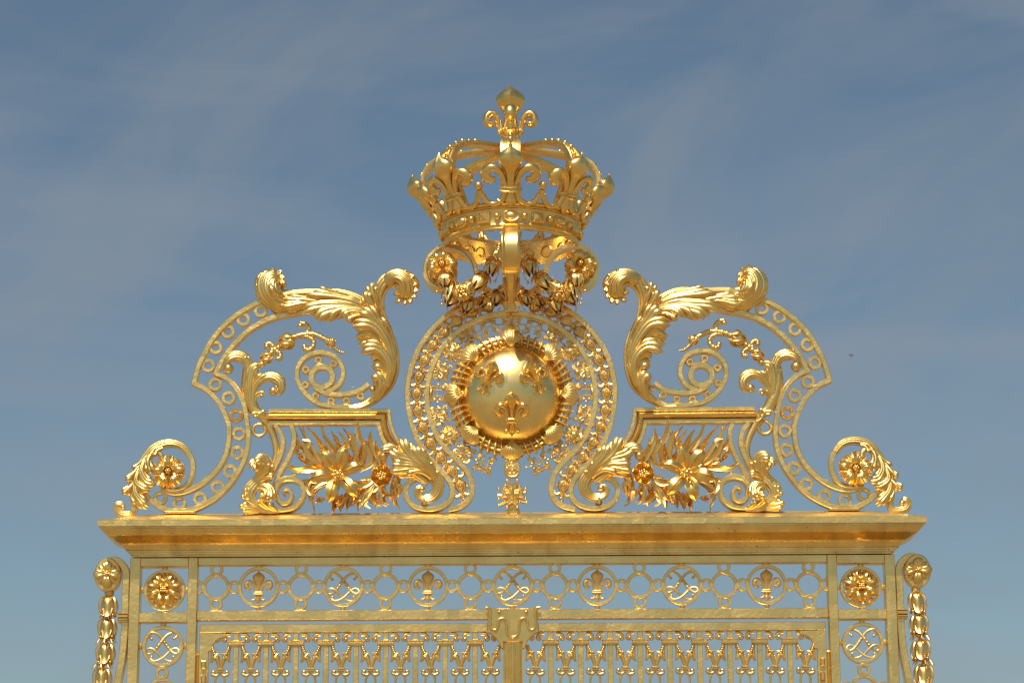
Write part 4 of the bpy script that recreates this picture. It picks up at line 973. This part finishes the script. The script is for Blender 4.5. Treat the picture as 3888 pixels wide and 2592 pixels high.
def put(nm,ang):
    o=bpy.data.objects.new(nm,links[nm]); COL.objects.link(o); o.parent=OC
    o.matrix_basis=Matrix.Translation((rc*math.sin(ang),-.0,rc*math.cos(ang)))@Matrix.Rotation(ang,4,'Y')
for i,nm in enumerate(seq):
    an=math.radians(17.6*i)
    put(nm,an)
    if i: put(nm,-an)
mb=MB()
for i in range(19):
    an=math.radians(17.6*(i-9.0)+0) if False else math.radians(17.6*(i-9)+8.8*1)
    p=np.array([rc*math.sin(an),0,cO[2]+rc*math.cos(an)]); T=np.array([math.cos(an),0,-math.sin(an)])
    if i<19 and abs(an)<math.radians(172): mb.tube([p-T*.016,p+T*.016],.006,6); mb.ball(p-T*.018,.010,6); mb.ball(p+T*.018,.010,6)
part('connector',mb,G_fine,OC)
# medallion
cm=Q(K3,1160,980,-.03); mb=MB(); a=np.arange(48)*2*pi/48
def ov(rx,rz,e=.85): return np.stack([rx*np.sign(np.cos(a))*np.abs(np.cos(a))**e,rz*np.sign(np.sin(a))*np.abs(np.sin(a))**e],1)
mb.prism(ov(m(31),m(38))+np.array([0,cm[2]]),-.05,.02,.006); 
pp=ov(m(28.5),m(35.5)); mb.tube(np.stack([pp[:,0],-.052+0*a,pp[:,1]+cm[2]],1),m(3),8,closed=True)
MD=part('medallion',mb,G_fine,OC)
mb=MB()
for k in range(70):
    x=rng.normal(0,.35); z=rng.normal(0,.45)
    if (x*x+z*z)>.8: continue
    L_=rng.uniform(.006,.018); b=rng.uniform(0,pi); p=np.array([x*m(27),-.053,cm[2]+z*m(34)]); d_=np.array([math.cos(b),0,math.sin(b)])*L_
    mb.tube(spl([p-d_,p+np.array([0,-.004,.003]),p+d_],3),[.002]+[.0055]*5+[.002],6)
part('relief',mb,G_fine,MD)
# ================================================================ ORDER CROSS
cx_=Q(K3,1160,1235,-.02)
OX=thing('order_cross',tuple(Q(K3,1160,1405)),'small eight-pointed gilded cross with dove and ball tips, hanging below the oval medallion','cross')
ce=np.array([0,0,P(1943,1874,-.03)[2]])
mb=MB(); s_=m(50)
pts=[]
for k in range(4):
    a0=k*pi/2
    for (r_,da) in ((.40,-pi/4),(1.0,-.36),(.72,0),(1.0,.36)): pts.append((ce[0]+s_*r_*math.cos(a0+da),ce[2]+s_*r_*math.sin(a0+da)))
mb.prism(pts,-.05,-.025,.004); 
for k in range(16):
    p,q=pts[k],pts[(k+1)%16]; mb.tube([(p[0]*.93,-.052,ce[2]+(p[1]-ce[2])*.93),(q[0]*.93,-.052,ce[2]+(q[1]-ce[2])*.93)],.004,6)
for k in range(4):
    for da in (-.36,.36):
        a0=k*pi/2+da; mb.ball((s_*1.07*math.cos(a0),-.04,ce[2]+s_*1.07*math.sin(a0)),.012,10)
OXm=part('cross_plate',mb,G_fine,OX)
mb=MB(); c_=ce+np.array([0,-.055,0]); aa=np.arange(24)*2*pi/24; mb.tube(np.stack([m(17)*np.cos(aa),-.055+0*aa,ce[2]+m(17)*np.sin(aa)],1),.005,6,closed=True)
mb.tube(spl([c_+np.array([0,0,.055]),c_+np.array([0,-.012,.02]),c_+np.array([0,-.012,-.01]),c_+np.array([0,0,-.04])],5),np.interp(np.linspace(0,1,16),[0,.15,.5,1],[.006,.012,.014,.006]),8)
for s in (-1,1): mb.lobe([c_,c_+np.array([s*.03,0,.012]),c_+np.array([s*.065,0,.006])],3,.014,.007,bulge=.004,nt=10)
part('dove',mb,G_fine,OX)
for k in range(4):
    a0=pi/4+k*pi/2; d=fleur_geo(planar((s_*.62*math.cos(a0),-.03,ce[2]+s_*.62*math.sin(a0)),m(.13),pi/2-a0,1.3)); mb=MB()
    for q in [d['fleur_de_lis'],d['clasp']]+d['side_petal']: mb.add(np.concatenate(q.v),q.f)
    part('small_lily',mb,G_fine,OX)
mb=MB(); 
for k in range(4):
    a0=k*pi/2+.1
    for da in (-.36,.36): C=[(0,.05,ce[2]-.02),(s_*1.12*math.cos(a0+da),.06,ce[2]-.02+s_*1.12*math.sin(a0+da))]; mb.tube(C,[.025,.010],8); mb.ball(C[1],.012,8)
part('back_cross',mb,G_fine,OX)
mb=MB(); zb=Q(K3,1160,1408)[2]; mb.prism([(-.035,zb-.02),(.035,zb-.02),(.022,ce[2]-.02),(-.022,ce[2]-.02)],-.015,.03); mb.box((-.05,-.02,zb-.02),(.05,.04,zb+.006)); part('support',mb,G_smooth,OX)
# ================================================================ CROWN STAND
zj=lambda y: P(1940,y,0)[2]
M_=1/494.
CS=thing('crown_stand',(0,0,zj(1190)),'four-armed gilded scroll stand with side rosettes, holding the crown above the shield','stand')
prof=[(8,1185),(22,1160),(60,1120),(105,1085),(128,1050),(136,1015),(150,985),(178,957),(215,943),(250,940),(285,955),(312,985),(324,1022),(318,1062),(294,1090),(258,1100),(226,1084),(212,1050),(218,1015),(240,995)]
pt=np.array([(-r*M_,0,zj(y)) for r,y in prof])
C=spl(pt,7); t=np.linspace(0,1,len(C))
def console(rotk,side):
    wid=np.interp(t,[0,.12,.25,.36,1],[.022,.022,.035,.068,.068])
    mb=MB(); mb.flat(C,m(17),-wid,wid,.007)
    V=np.concatenate(mb.v); a_=rotk
    V=V@np.array([[math.cos(a_),math.sin(a_),0],[-math.sin(a_),math.cos(a_),0],[0,0,1]]); mb.v=[V]
    return part('scroll_arm',mb,G_smooth if not side else G_flat,CS)
console(0,True); console(pi,True)
console(pi/2,False); console(-pi/2,False)
# raised edges on the front arm
mb=MB()
for s in (-1,1):
    cc=C[50:105].copy()
    off=m(10); T=np.gradient(cc,axis=0); T/=np.linalg.norm(T,axis=1,keepdims=True); N=np.stack([-T[:,2],0*T[:,0],T[:,0]],1); sgn=-1
    for sg in (1,):
        q=cc+N*off*(-1); q=np.stack([np.full(len(q),s*.055),q[:,0],q[:,2]],1); mb.tube(q,.010,6,ref=(1,0,0))
part('edge_moulding',mb,G_smooth,CS)
mb=MB(); mb.box((-.03,-.06,zj(1188)),(.03,.03,zj(1120)),.005); mb.box((-.05,-.07,zj(1192)),(.05,.05,zj(1182)),.005)
mb.box((-.012,-.05,zj(1125)),(.012,.02,zj(1040)),.004)
for s in (-1,1): mb.tube(spl([(s*.015,-.05,zj(1115)),(s*.028,-.06,zj(1060)),(s*.045,-.1,zj(1020))],5),.010,8)
part('stem',mb,G_smooth,CS)
for s in (-1,1):
    x=s*.5*(P(1944+261,1020)[0]-P(1944-261,1020)[0])
    mb=MB(); disc(mb,(x,0,zj(1035)),m(58),-.05,.03); part('boss',mb,G_flat,CS)
    mb=MB(); rosette(mb,(x+s*-.0,-.08,zj(1022)),m(60),4,6,.075,.2); part('rosette',mb,G_cast,CS)
# ================================================================ FLOWER GARLANDS
GL=thing('flower_garland',tuple(Q(K2,760,500)),'gilded garland of bell flowers slung from the crown foot to the left rosette','garland','flower garlands')
def gb(pos,L_,R,ax,pet=5,ph=.3,y=-.17,leaves=True):
    mb=MB(); c=Q(KG,*pos,Y=y); bell(mb,c,L_,R,(ax[0],ax[2] if len(ax)>2 else -.5,ax[1]),pet,ph,ph<.45,(.3,.7,.95,1.0,.88,.66,.42))
    if leaves:
        axv=Vector((ax[0],-.3,ax[1])).normalized(); qm=np.array(Vector((0,0,-1)).rotation_difference(axv).to_matrix())
        for k in range(5):
            b=k*1.257+.4; loc=np.array([(0,0,.01),(R*.6*math.sin(b),-R*.6*math.cos(b),.025),(R*1.1*math.sin(b),-R*1.1*math.cos(b),.0),(R*1.3*math.sin(b),-R*1.3*math.cos(b),-.03)])
            Cc=spl(loc@qm.T+c,4); nn=len(Cc); tt=np.linspace(0,1,nn); W=R*.42*np.sin(pi*(tt*.85+.1)); T=np.gradient(Cc,axis=0); T/=np.linalg.norm(T,axis=1,keepdims=True)
            axn=np.array(axv); G=[]
            for i in range(nn):
                sd=np.cross(T[i],axn); sd/=np.linalg.norm(sd)+1e-9; G.append([Cc[i]+sd*W[i]*v+axn*abs(v)*.006 for v in (-1,-.5,0,.5,1)])
            mb.sheet(np.array(G),.004)
    return part('bell_flower',mb,G_cast,GL)
gb((1340,440),.155,m(27),(-.15,-1),4,.2,-.17,True)
gb((1160,740),.17,m(31),(-.55,-.8),4,.6,-.15)
gb((1010,880),.15,m(28),(-.75,-.55),4,.2,-.15)
gb((430,690),.14,m(29),(.1,-1),4,.5,-.17)
gb((590,900),.15,m(30),(-.25,-1),5,.1,-.15)
gb((880,1180),.13,m(28),(-.2,-.9),5,.7,-.12)
gb((640,1060),.14,m(28),(-.5,-.8),4,.7,-.13)
mb=MB(); c=Q(KG,760,1040,-.22); rosette(mb,c,m(36),6,3,.04,.2,True,False)
for k in range(14):
    a0=k*.45; rr=.012+.016*(k%3); mb.ball((c[0]+rr*math.cos(a0*3),c[1]-.06-.006*(k%2),c[2]+rr*math.sin(a0*3)),.008,6)
part('rosette',mb,G_cast,GL)
mb=MB()
for pts in ([(1490,60),(1450,180),(1430,270),(1370,300),(1345,360),(1340,440)],[(1340,440),(1250,560),(1160,700),(1000,900),(800,1040),(640,980),(500,820),(400,620)],[(850,865),(950,850),(1050,790),(1150,740)],[(480,1230),(475,1320),(490,1400)],[(1100,520),(1160,460),(1260,435)],[(1400,480),(1470,530),(1510,620)]):
    Cc=spl(L(KG,pts,-.15),6); mb.tube(Cc,.011 if len(pts)>4 else .005,8)
for q in ((1345,400),(1340,430),(1448,150),(1440,200),(1435,240)): mb.ball(Q(KG,*q,Y=-.15),.022,10,(1,1,.7))
for q in ((870,865),(380,1255),(1370,830),(1095,715),(1065,715),(290,1020),(1130,710)): mb.ball(Q(KG,*q,Y=-.2),.013,8)
part('stem',mb,G_cast,GL)
for i in range(7):
    mb=MB(); x=rng.uniform(600,1500); y=1000+ (abs(x-820)/700)*-40 + rng.uniform(-60,230); c=Q(KG,x,y,rng.uniform(-.14,-.0)); b=rng.uniform(0,2*pi); 
    d_=np.array([math.cos(b),rng.uniform(-.6,.2),math.sin(b)])*.035
    mb.lobe([c,c+d_+np.array([0,-.02,0]),c+2*d_],3,.016,.009,bulge=.01,nt=8); part('leaf',mb,G_cast,GL)
for pos,ax in (((1420,1050),(-.2,-1)),((1250,1110),(-.5,-.8))):
    gb(pos,.12,m(26),ax,4,.4,-.03)
GL2=mirror(GL,None,'gilded garland of bell flowers slung from the crown foot to the right rosette')
# ================================================================ CROWN
zt=zj(842); zbm=zj(941)
CR=thing('royal_crown',(0,0,zbm),'large open-arched gilded crown with lilies, jewelled band and lily finial, topmost on the crest','crown')
def rp(az,r,z,M=M_): return np.array([r*M*math.sin(az),-r*M*math.cos(az),z])
prof=[(247,-.005),(254,-.004),(256,.008),(254,.016),(250,.02),(251,.028),(255,.034),(252,.046),(255,.09),(261,.142),(267,.146),(268,.152),(264,.158),(272,.164),(276,.174),(274,.184),(266,.190),(262,.192),(252,.190),(246,.176),(246,.16),(248,.03),(247,-.005)]
mb=MB(); mb.lathe((0,0,zbm),[(r*M_,z*1.09) for r,z in prof],128); part('band',mb,G_smooth,CR)
# gems
def bandpt(az,dr=0,dz=0): return rp(az,258+dr,zbm+.088+dz)
def local(az,zc_):
    c=bandpt(az); c[2]=zc_; ca,sa=math.cos(az),math.sin(az)
    def f(v): x,y,z=v[:,0],v[:,1],v[:,2]; return np.stack([c[0]+x*ca+y*-sa*1,c[1]+x*sa+y*ca,c[2]+z],1)
    return f
zg=zbm+.097
def X_(az): # local (x lateral, y: negative = outward)
    def f(v):
        x,y,z=v[:,0],v[:,1],v[:,2]; r=258*M_-y
        return np.stack([r*np.sin(az+x/(258*M_)),-r*np.cos(az+x/(258*M_)),z+zg],1)
    return f
a=np.arange(28)*2*pi/28
mbO=MB(X_(0)); 
for rx,rz,y0,y1 in ((.064,.046,-.014,.02),): 
    mbO.prism(np.stack([rx*np.cos(a),rz*np.sin(a)],1),y0,y1,.006)
mbO.tube(np.stack([.058*np.cos(a),-.014+0*a,.040*np.sin(a)],1),.007,8,closed=True); mbO.ball((0,-.014,0),.044,20,(1.05,.55,.7))
gem=part('oval_gem',mbO,G_smooth,CR)
mbS=MB(X_(pi/8)); q=.048
mbS.prism([(-q,-q*.9),(q,-q*.9),(q,q*.9),(-q,q*.9)],-.012,.02,.004)
for sgn in (1,): 
    fr=[(-q+.006,-q*.9+.006),(q-.006,-q*.9+.006),(q-.006,q*.9-.006),(-q+.006,q*.9-.006)]
    for i in range(4): A_,B_=fr[i],fr[(i+1)%4]; mbS.tube([(A_[0],-.014,A_[1]),(B_[0],-.014,B_[1])],.006,6)
r_=.034; mbS.add([(-r_,-.013,-r_),(r_,-.013,-r_),(r_,-.013,r_),(-r_,-.013,r_),(0,-.036,0)],[(0,1,4),(1,2,4),(2,3,4),(3,0,4)])
gs=part('square_gem',mbS,G_smooth,CR)
mbP=MB(X_(pi/16)); mbP.ball((0,-.01,0),.026,12); pe_=part('pearl',mbP,G_smooth,CR)
org=ORI[CR.name]
def rotz(o,k): return dup(o,CR,M=Matrix.Rotation(k,4,'Z'))
for k in range(1,8): rotz(gem,k*pi/4); rotz(gs,k*pi/4)
for k in range(1,16): rotz(pe_,k*pi/8)
# fleurs
fp=np.array([(267,868),(281,838),(298,806),(317,773),(331,744),(348,718),(362,697),(370,679),(372,662)],float)
fp=np.array([(r,(zj(y)-zbm)/M_) for r,y in fp]); fC=spl(np.c_[fp[:,0],0*fp[:,0],fp[:,1]],8)[:,[0,2]]
fs=np.r_[0,np.cumsum(np.linalg.norm(np.diff(fC,axis=0),axis=1))]; fT=np.gradient(fC,axis=0); fT/=np.linalg.norm(fT,axis=1,keepdims=True)
def crownmap(az0=0.,dr=3.):
    def f(v):
        h=v[:,2]*fs[-1]/237.; r=np.interp(h,fs,fC[:,0]); z=np.interp(h,fs,fC[:,1]); tr=np.interp(h,fs,fT[:,0]); tz=np.interp(h,fs,fT[:,1])
        out=-v[:,1]+dr; R=r+out*tz; Z=z-out*tr
        x=v[:,0]; c_=.35  # partly flat, partly wrapped round the crown
        az=az0; ca,sa=math.cos(az),math.sin(az); sag=x*x/(2*330)*.8
        R=R-sag
        return np.stack([(x*ca+R*sa)*M_,(-R*ca+x*sa)*M_,zbm+Z*M_],1)
    return f
F0=make_fleur(CR,crownmap(),G_smooth,1.0)
for k in range(1,8): dup(F0,CR,M=Matrix.Rotation(k*pi/4,4,'Z'))
# swags with pearls
mb=MB()
def cp_(dx,h,dr=3):
    r=np.interp(h,fs,fC[:,0]); z=np.interp(h,fs,fC[:,1]); az=dx/305.; return np.array([(r+dr)*M_*math.sin(az),-(r+dr)*M_*math.cos(az),zbm+z*M_])
for s in (-1,1):
    o=pi/8*305
    pts=[(24,66),(28,44),(42,24),(66,16),(88,21),(103,36),(109,50),(111,58)]
    Cc=spl([cp_((o-(o-dx)) if s>0 else 2*o-dx,h) for dx,h in pts],6); mb.tube(Cc,10.5*M_,12,fy=1.0,ref=(0,1,0.01))
cc=[cp_(pi/8*305,h) for h in (44,74)]; mb.tube(spl(cc,3),12*M_,10,ref=(1,0,0))
sw=part('swag',mb,G_smooth,CR)
mb=MB(); mb.ball(cp_(pi/8*305,90),16.5*M_,18); pb=part('swag_pearl',mb,G_smooth,CR)
for k in range(1,8): rotz(sw,k*pi/4); rotz(pb,k*pi/4)
# arches
ap=[(255,850),(282,800),(312,755),(330,712),(328,670),(306,634),(266,609),(210,594),(140,583),(70,574),(25,562)]
aC=spl([(r*M_,0,zj(y)) for r,y in ap],7)
n=len(aC); T=np.gradient(aC,axis=0); T/=np.linalg.norm(T,axis=1,keepdims=True); N=np.stack([T[:,2],0*T[:,0],-T[:,0]],1)
wd=np.interp(np.linspace(0,1,n),[0,.5,.78,1],[37,37,27,15])*M_
sec=[(-1,0),(-1,9),(-.78,10),(-.74,5),(-.45,5),(-.40,7.5),(.40,7.5),(.45,5),(.74,5),(.78,10),(1,9),(1,0),(.9,-9),(-.9,-9)]
G=[]
for i in range(n):
    G.append([(aC[i,0]+N[i,0]*b*M_ ,a_*wd[i],aC[i,2]+N[i,2]*b*M_) for a_,b in sec])
G=np.array(G); G=np.stack([G[...,1],-G[...,0],G[...,2]],2)
mb=MB(); mb.grid(G,cv=True,caps=True); ar=part('arch',mb,G_smooth,CR)
mb=MB(); s__=np.r_[0,np.cumsum(np.linalg.norm(np.diff(aC,axis=0),axis=1))]
dd_=np.linspace(.30,.74,20)*s__[-1]; mb.tube([(0,-(np.interp(d,s__,aC[:,0])+7*M_*np.interp(d,s__,N[:,0])),np.interp(d,s__,aC[:,2])+7*M_*np.interp(d,s__,N[:,2])) for d in dd_],4*M_,6,ref=(1,0,0))
for i,d in enumerate(np.linspace(.33,.70,7)):
    dd=d*s__[-1]; p=np.array([np.interp(dd,s__,aC[:,k]) for k in range(3)]); nn=np.array([np.interp(dd,s__,N[:,k]) for k in range(3)]); p=p+nn*13*M_; mb.ball((0,-p[0],p[2]),(10 if i%2==0 else 8)*M_,12)
bd=part('bead_row',mb,G_smooth,CR)
for k in range(1,8): rotz(ar,k*pi/4); rotz(bd,k*pi/4)
# finial
mb=MB(); z1=zj(548); mb.lathe((0,0,z1),[(.001,-.05),(.05,-.05),(.07,-.02),(.06,.02),(.055,.05),(.07,.065),(.085,.08),(.095,.09),(.095,.10),(.08,.108),(.085,.118),(.06,.125),(.001,.13)],40)
for k in range(20): mb.ball((.092*math.sin(k*pi/10),-.092*math.cos(k*pi/10),z1+.095),.013,8)
fi=part('finial',mb,G_smooth,CR)
z2=zj(322); z3=z1+.12; Ht=z2-z3
mb=MB(); st=np.array([(0,.055),(.15,.048),(.30,.044),(.38,.055),(.48,.080),(.58,.098),(.66,.103),(.74,.096),(.82,.074),(.88,.047),(.93,.022),(.965,.010),(1,.001)]); h,w=prof_(st,48)
a=np.arange(32)*2*pi/32; mod=1+.07*np.exp(-((np.mod(a+pi/4,pi/2)-pi/4)/.09)**2)-.03*np.cos(4*a+pi)
mb.grid(np.stack([w[:,None]*np.sin(a)*mod,-w[:,None]*np.cos(a)*mod,z3+h[:,None]*Ht+0*a],2),cv=True,caps=True); part('finial_bulb',mb,G_smooth,fi)
mb=MB(); cc=[(42,500),(45,475),(50,452),(62,437),(78,434),(90,446),(91,463),(80,474),(68,470),(66,462)]
Cc=spl([(r*M_,0,zj(y)+.0) for r,y in cc],6); t=np.linspace(0,1,len(Cc)); r_=np.interp(t,[0,.2,.45,.65,.85,1],[10,12,15,16,12,6])*M_
for k in range(4):
    mb=MB(); c2_=np.stack([Cc[:,0]*math.cos(k*pi/2),Cc[:,0]*math.sin(k*pi/2),Cc[:,2]],1); rf=(-math.sin(k*pi/2),math.cos(k*pi/2),0); mb.tube(c2_,r_,12,fy=1.4,ref=rf); part('finial_petal',mb,G_smooth,fi)
# embossed scrolls inside the band
mb=MB(); ri_=246*M_-.003
def ins(az,z): return np.array([ri_*math.sin(az),-ri_*math.cos(az),zbm+.09+z])
for k in range(16):
    az=k*pi/8+pi/16
    tt=np.linspace(0,2*pi,18)
    if k%2==0: mb.tube([ins(az+.10*math.cos(q),.045*math.sin(q)) for q in tt[:-1]],.005,6,closed=True)
    else:
        for s in (-1,1):
            q=np.linspace(0,1.75*pi,16); mb.tube([ins(az+s*(.10-.085*math.cos(x_)*(1-.09*x_)*1.0),.048*math.sin(x_)*(1-.09*x_)) for x_ in q],.005,6)
part('embossed_scrolls',mb,G_smooth,CR)
for o_,r_ in ((TD2,.7),(LB2,1.3),(GL2,-1.2)): o_.rotation_euler=(0,math.radians(r_),0)
# ================================================================ BIRD, AIRLINER
def plain(name,col,rough=.6):
    M=bpy.data.materials.new(name); M.use_nodes=True; nt=M.node_tree; b=nt.nodes['Principled BSDF']; n=nt.nodes.new('ShaderNodeTexNoise'); n.inputs['Scale'].default_value=9
    c=nt.nodes.new('ShaderNodeValToRGB'); c.color_ramp.elements[0].color=(*[x*.8 for x in col],1); c.color_ramp.elements[1].color=(*col,1)
    nt.links.new(n.outputs[0],c.inputs[0]); nt.links.new(c.outputs[0],b.inputs['Base Color']); b.inputs['Roughness'].default_value=rough; return M
bc=P(3231.5,1350,190.); BD=bpy.data.objects.new('bird',None)
mb=MB(); mb.tube(spl([(0,0,.075),(.003,0,.045),(0,0,0),(.012,0,-.06),(.02,0,-.13)],5),np.interp(np.linspace(0,1,21),[0,.12,.3,.6,1],[.003,.017,.028,.018,.006]),10,fy=.9)
for sg in (-1,1):
    w=np.array([(0,0,.02),(sg*.05,-.02,.055),(sg*.11,-.01,.05),(sg*.17,0,.03)]); C=spl(w,5); ch=np.interp(np.linspace(0,1,len(C)),[0,.4,1],[.055,.045,.006])
    mb.sheet(np.array([[C[i]+np.array([0,0,ch[i]*v]) for v in (-.7,-.2,.3)] for i in range(len(C))]),.006)
me=newmesh('bird',mb,(0,0,0)); me.materials.append(plain('dark_feathers',(.05,.047,.045))); BD=bpy.data.objects.new('bird',me); COL.objects.link(BD); BD.location=bc; BD.scale=(1.5,1.5,1.5); BD['label']='tiny dark bird flying in the sky right of the crest'; BD['category']='bird'
ac_=P(1335.7,1467.8,15000.); AP=thing('airliner',tuple(ac_),'far-off white airliner with red tail, seen through the big left volute','airplane')
MW=plain('white_paint',(.8,.8,.8),.4); MR=plain('red_paint',(.6,.05,.05),.4)
ac_=np.array(ac_); hd=np.array([.93,-.30,-.20]); hd/=np.linalg.norm(hd); sd=np.cross(hd,[0,0,1]); sd/=np.linalg.norm(sd)
mb=MB(); C=np.array([ac_+hd*q for q in np.linspace(-17,17,15)]); mb.tube(C,np.interp(np.linspace(0,1,15),[0,.3,.9,1],[.5,1.9,1.9,.3]),12); part('fuselage',mb,MW,AP)
for sg in (-1,1):
    mb=MB(); mb.sheet(np.array([[ac_+sd*sg*q-hd*(q*.45)+hd*v*(3.2-.14*q)+np.array([0,0,.06*q]) for v in (-1,0,1)] for q in np.linspace(0,17,6)]),.5); part('wing',mb,MW,AP)
    mb=MB(); mb.sheet(np.array([[ac_-hd*15+sd*sg*q-hd*(q*.45)+hd*v*(1.6-.1*q) for v in (-1,0,1)] for q in np.linspace(0,6.5,4)]),.3); part('tailplane',mb,MW,AP)
mb=MB(); mb.sheet(np.array([[ac_-hd*14.5+np.array([0,0,1.])*q-hd*q*.5+hd*v*(2.6-.22*q) for v in (-1,0,1)] for q in np.linspace(0,7,4)]),.4); part('tail_fin',mb,MR,AP,label='red tail fin')
# ================================================================ GROUND
gm_=bpy.data.meshes.new('ground'); R_=4000.
gm_.from_pydata([(-R_,-R_,0),(R_,-R_,0),(R_,R_,0),(-R_,R_,0)],[],[(0,1,2,3)])
go=bpy.data.objects.new('ground',gm_); COL.objects.link(go); go['kind']='structure'
Mg=bpy.data.materials.new('pale_paving'); Mg.use_nodes=True; nt=Mg.node_tree; bs=nt.nodes['Principled BSDF']
vo=nt.nodes.new('ShaderNodeTexVoronoi'); vo.inputs['Scale'].default_value=6; ge=nt.nodes.new('ShaderNodeNewGeometry'); nt.links.new(ge.outputs['Position'],vo.inputs['Vector'])
cr=nt.nodes.new('ShaderNodeValToRGB'); cr.color_ramp.elements[0].color=(.21,.16,.10,1); cr.color_ramp.elements[1].color=(.36,.28,.18,1)
nt.links.new(vo.outputs['Color'],cr.inputs[0]); nt.links.new(cr.outputs[0],bs.inputs['Base Color']); bs.inputs['Roughness'].default_value=.9
gm_.materials.append(Mg)
# ================================================================ LIGHT, SKY
SE=math.radians(54); SA=math.radians(15)   # elevation; azimuth from -Y towards -X
tosun=Vector((-math.sin(SA)*math.cos(SE),-math.cos(SA)*math.cos(SE),math.sin(SE)))
ld=bpy.data.lights.new('sun','SUN'); ld.energy=4.0; ld.angle=math.radians(.53); ld.color=(1,.95,.86)
lo_=bpy.data.objects.new('sun',ld); COL.objects.link(lo_); lo_.rotation_euler=tosun.to_track_quat('Z','Y').to_euler(); lo_.location=(-5,-10,20)
W=bpy.data.worlds.new('World'); sc.world=W; W.use_nodes=True; nt=W.node_tree; N=nt.nodes; bg=N['Background']
sk=N.new('ShaderNodeTexSky'); sk.sky_type='NISHITA'; sk.sun_disc=False; sk.sun_elevation=SE; sk.sun_rotation=math.atan2(tosun.x,tosun.y)
sk.altitude=100; sk.air_density=1.0; sk.dust_density=1.2; sk.ozone_density=1.0
tc=N.new('ShaderNodeTexCoord'); m0=N.new('ShaderNodeMapping'); m0.inputs['Rotation'].default_value=(0,math.radians(22),0); nt.links.new(tc.outputs['Generated'],m0.inputs['Vector'])
mp=N.new('ShaderNodeMapping'); mp.inputs['Scale'].default_value=(1.7,1.7,3.6); mp.inputs['Location'].default_value=(1.9,0,.55)
nt.links.new(m0.outputs[0],mp.inputs['Vector'])
nz=N.new('ShaderNodeTexNoise'); nz.inputs['Scale'].default_value=3.4; nz.inputs['Detail'].default_value=7; nz.inputs['Roughness'].default_value=.56; nz.inputs['Distortion'].default_value=.9
nt.links.new(mp.outputs[0],nz.inputs['Vector'])
cr=N.new('ShaderNodeValToRGB'); cr.color_ramp.elements[0].position=.40; cr.color_ramp.elements[0].color=(.07,.07,.07,1); cr.color_ramp.elements[1].position=.74; cr.color_ramp.elements[1].color=(.6,.6,.6,1)
nt.links.new(nz.outputs[0],cr.inputs[0])
mx=N.new('ShaderNodeMix'); mx.data_type='RGBA'; mx.inputs[7].default_value=(3.5,3.95,4.4,1)
nt.links.new(cr.outputs[0],mx.inputs[0]); ti=N.new('ShaderNodeMix'); ti.data_type='RGBA'; ti.blend_type='MULTIPLY'; ti.inputs[0].default_value=1; ti.inputs[7].default_value=(.96,1.03,.98,1); nt.links.new(sk.outputs[0],ti.inputs[6]); nt.links.new(ti.outputs[2],mx.inputs[6]); m3=N.new('ShaderNodeMapping'); m3.inputs['Scale'].default_value=(2.2,2.2,11); m3.inputs['Rotation'].default_value=(0,math.radians(4),0); m3.inputs['Location'].default_value=(.4,0,.25); nt.links.new(tc.outputs['Generated'],m3.inputs['Vector'])
n3=N.new('ShaderNodeTexNoise'); n3.inputs['Scale'].default_value=1.6; n3.inputs['Detail'].default_value=6; n3.inputs['Distortion'].default_value=.6; nt.links.new(m3.outputs[0],n3.inputs['Vector'])
c3=N.new('ShaderNodeValToRGB'); c3.color_ramp.elements[0].position=.45; c3.color_ramp.elements[0].color=(0,0,0,1); c3.color_ramp.elements[1].position=.72; c3.color_ramp.elements[1].color=(.5,.5,.5,1); nt.links.new(n3.outputs[0],c3.inputs[0])
mx2=N.new('ShaderNodeMix'); mx2.data_type='RGBA'; mx2.inputs[7].default_value=(4.0,4.4,4.95,1); nt.links.new(c3.outputs[0],mx2.inputs[0]); nt.links.new(mx.outputs[2],mx2.inputs[6]); nt.links.new(mx2.outputs[2],bg.inputs['Color'])
bg.inputs['Strength'].default_value=.074
# ================================================================ CAMERA
cd=bpy.data.cameras.new('camera'); co=bpy.data.objects.new('camera',cd); COL.objects.link(co); sc.camera=co
cd.sensor_width=22.2; cd.lens=F/3888*22.2; cd.clip_end=60000
R=Vector((1,0,0)); U=Vector((0,-math.sin(TH),math.cos(TH))); Fw=Vector((0,math.cos(TH),math.sin(TH)))
R2=R*math.cos(RO)-U*math.sin(RO); U2=U*math.cos(RO)+R*math.sin(RO)
Mx=Matrix(((R2.x,U2.x,-Fw.x,CX),(R2.y,U2.y,-Fw.y,-D),(R2.z,U2.z,-Fw.z,CZ),(0,0,0,1))); co.matrix_world=Mx
vs=sc.view_settings; vs.view_transform='Standard'; vs.look='None'; vs.exposure=0; vs.gamma=1; vs.use_curve_mapping=False
sc.cycles.max_bounces=12; sc.cycles.glossy_bounces=10
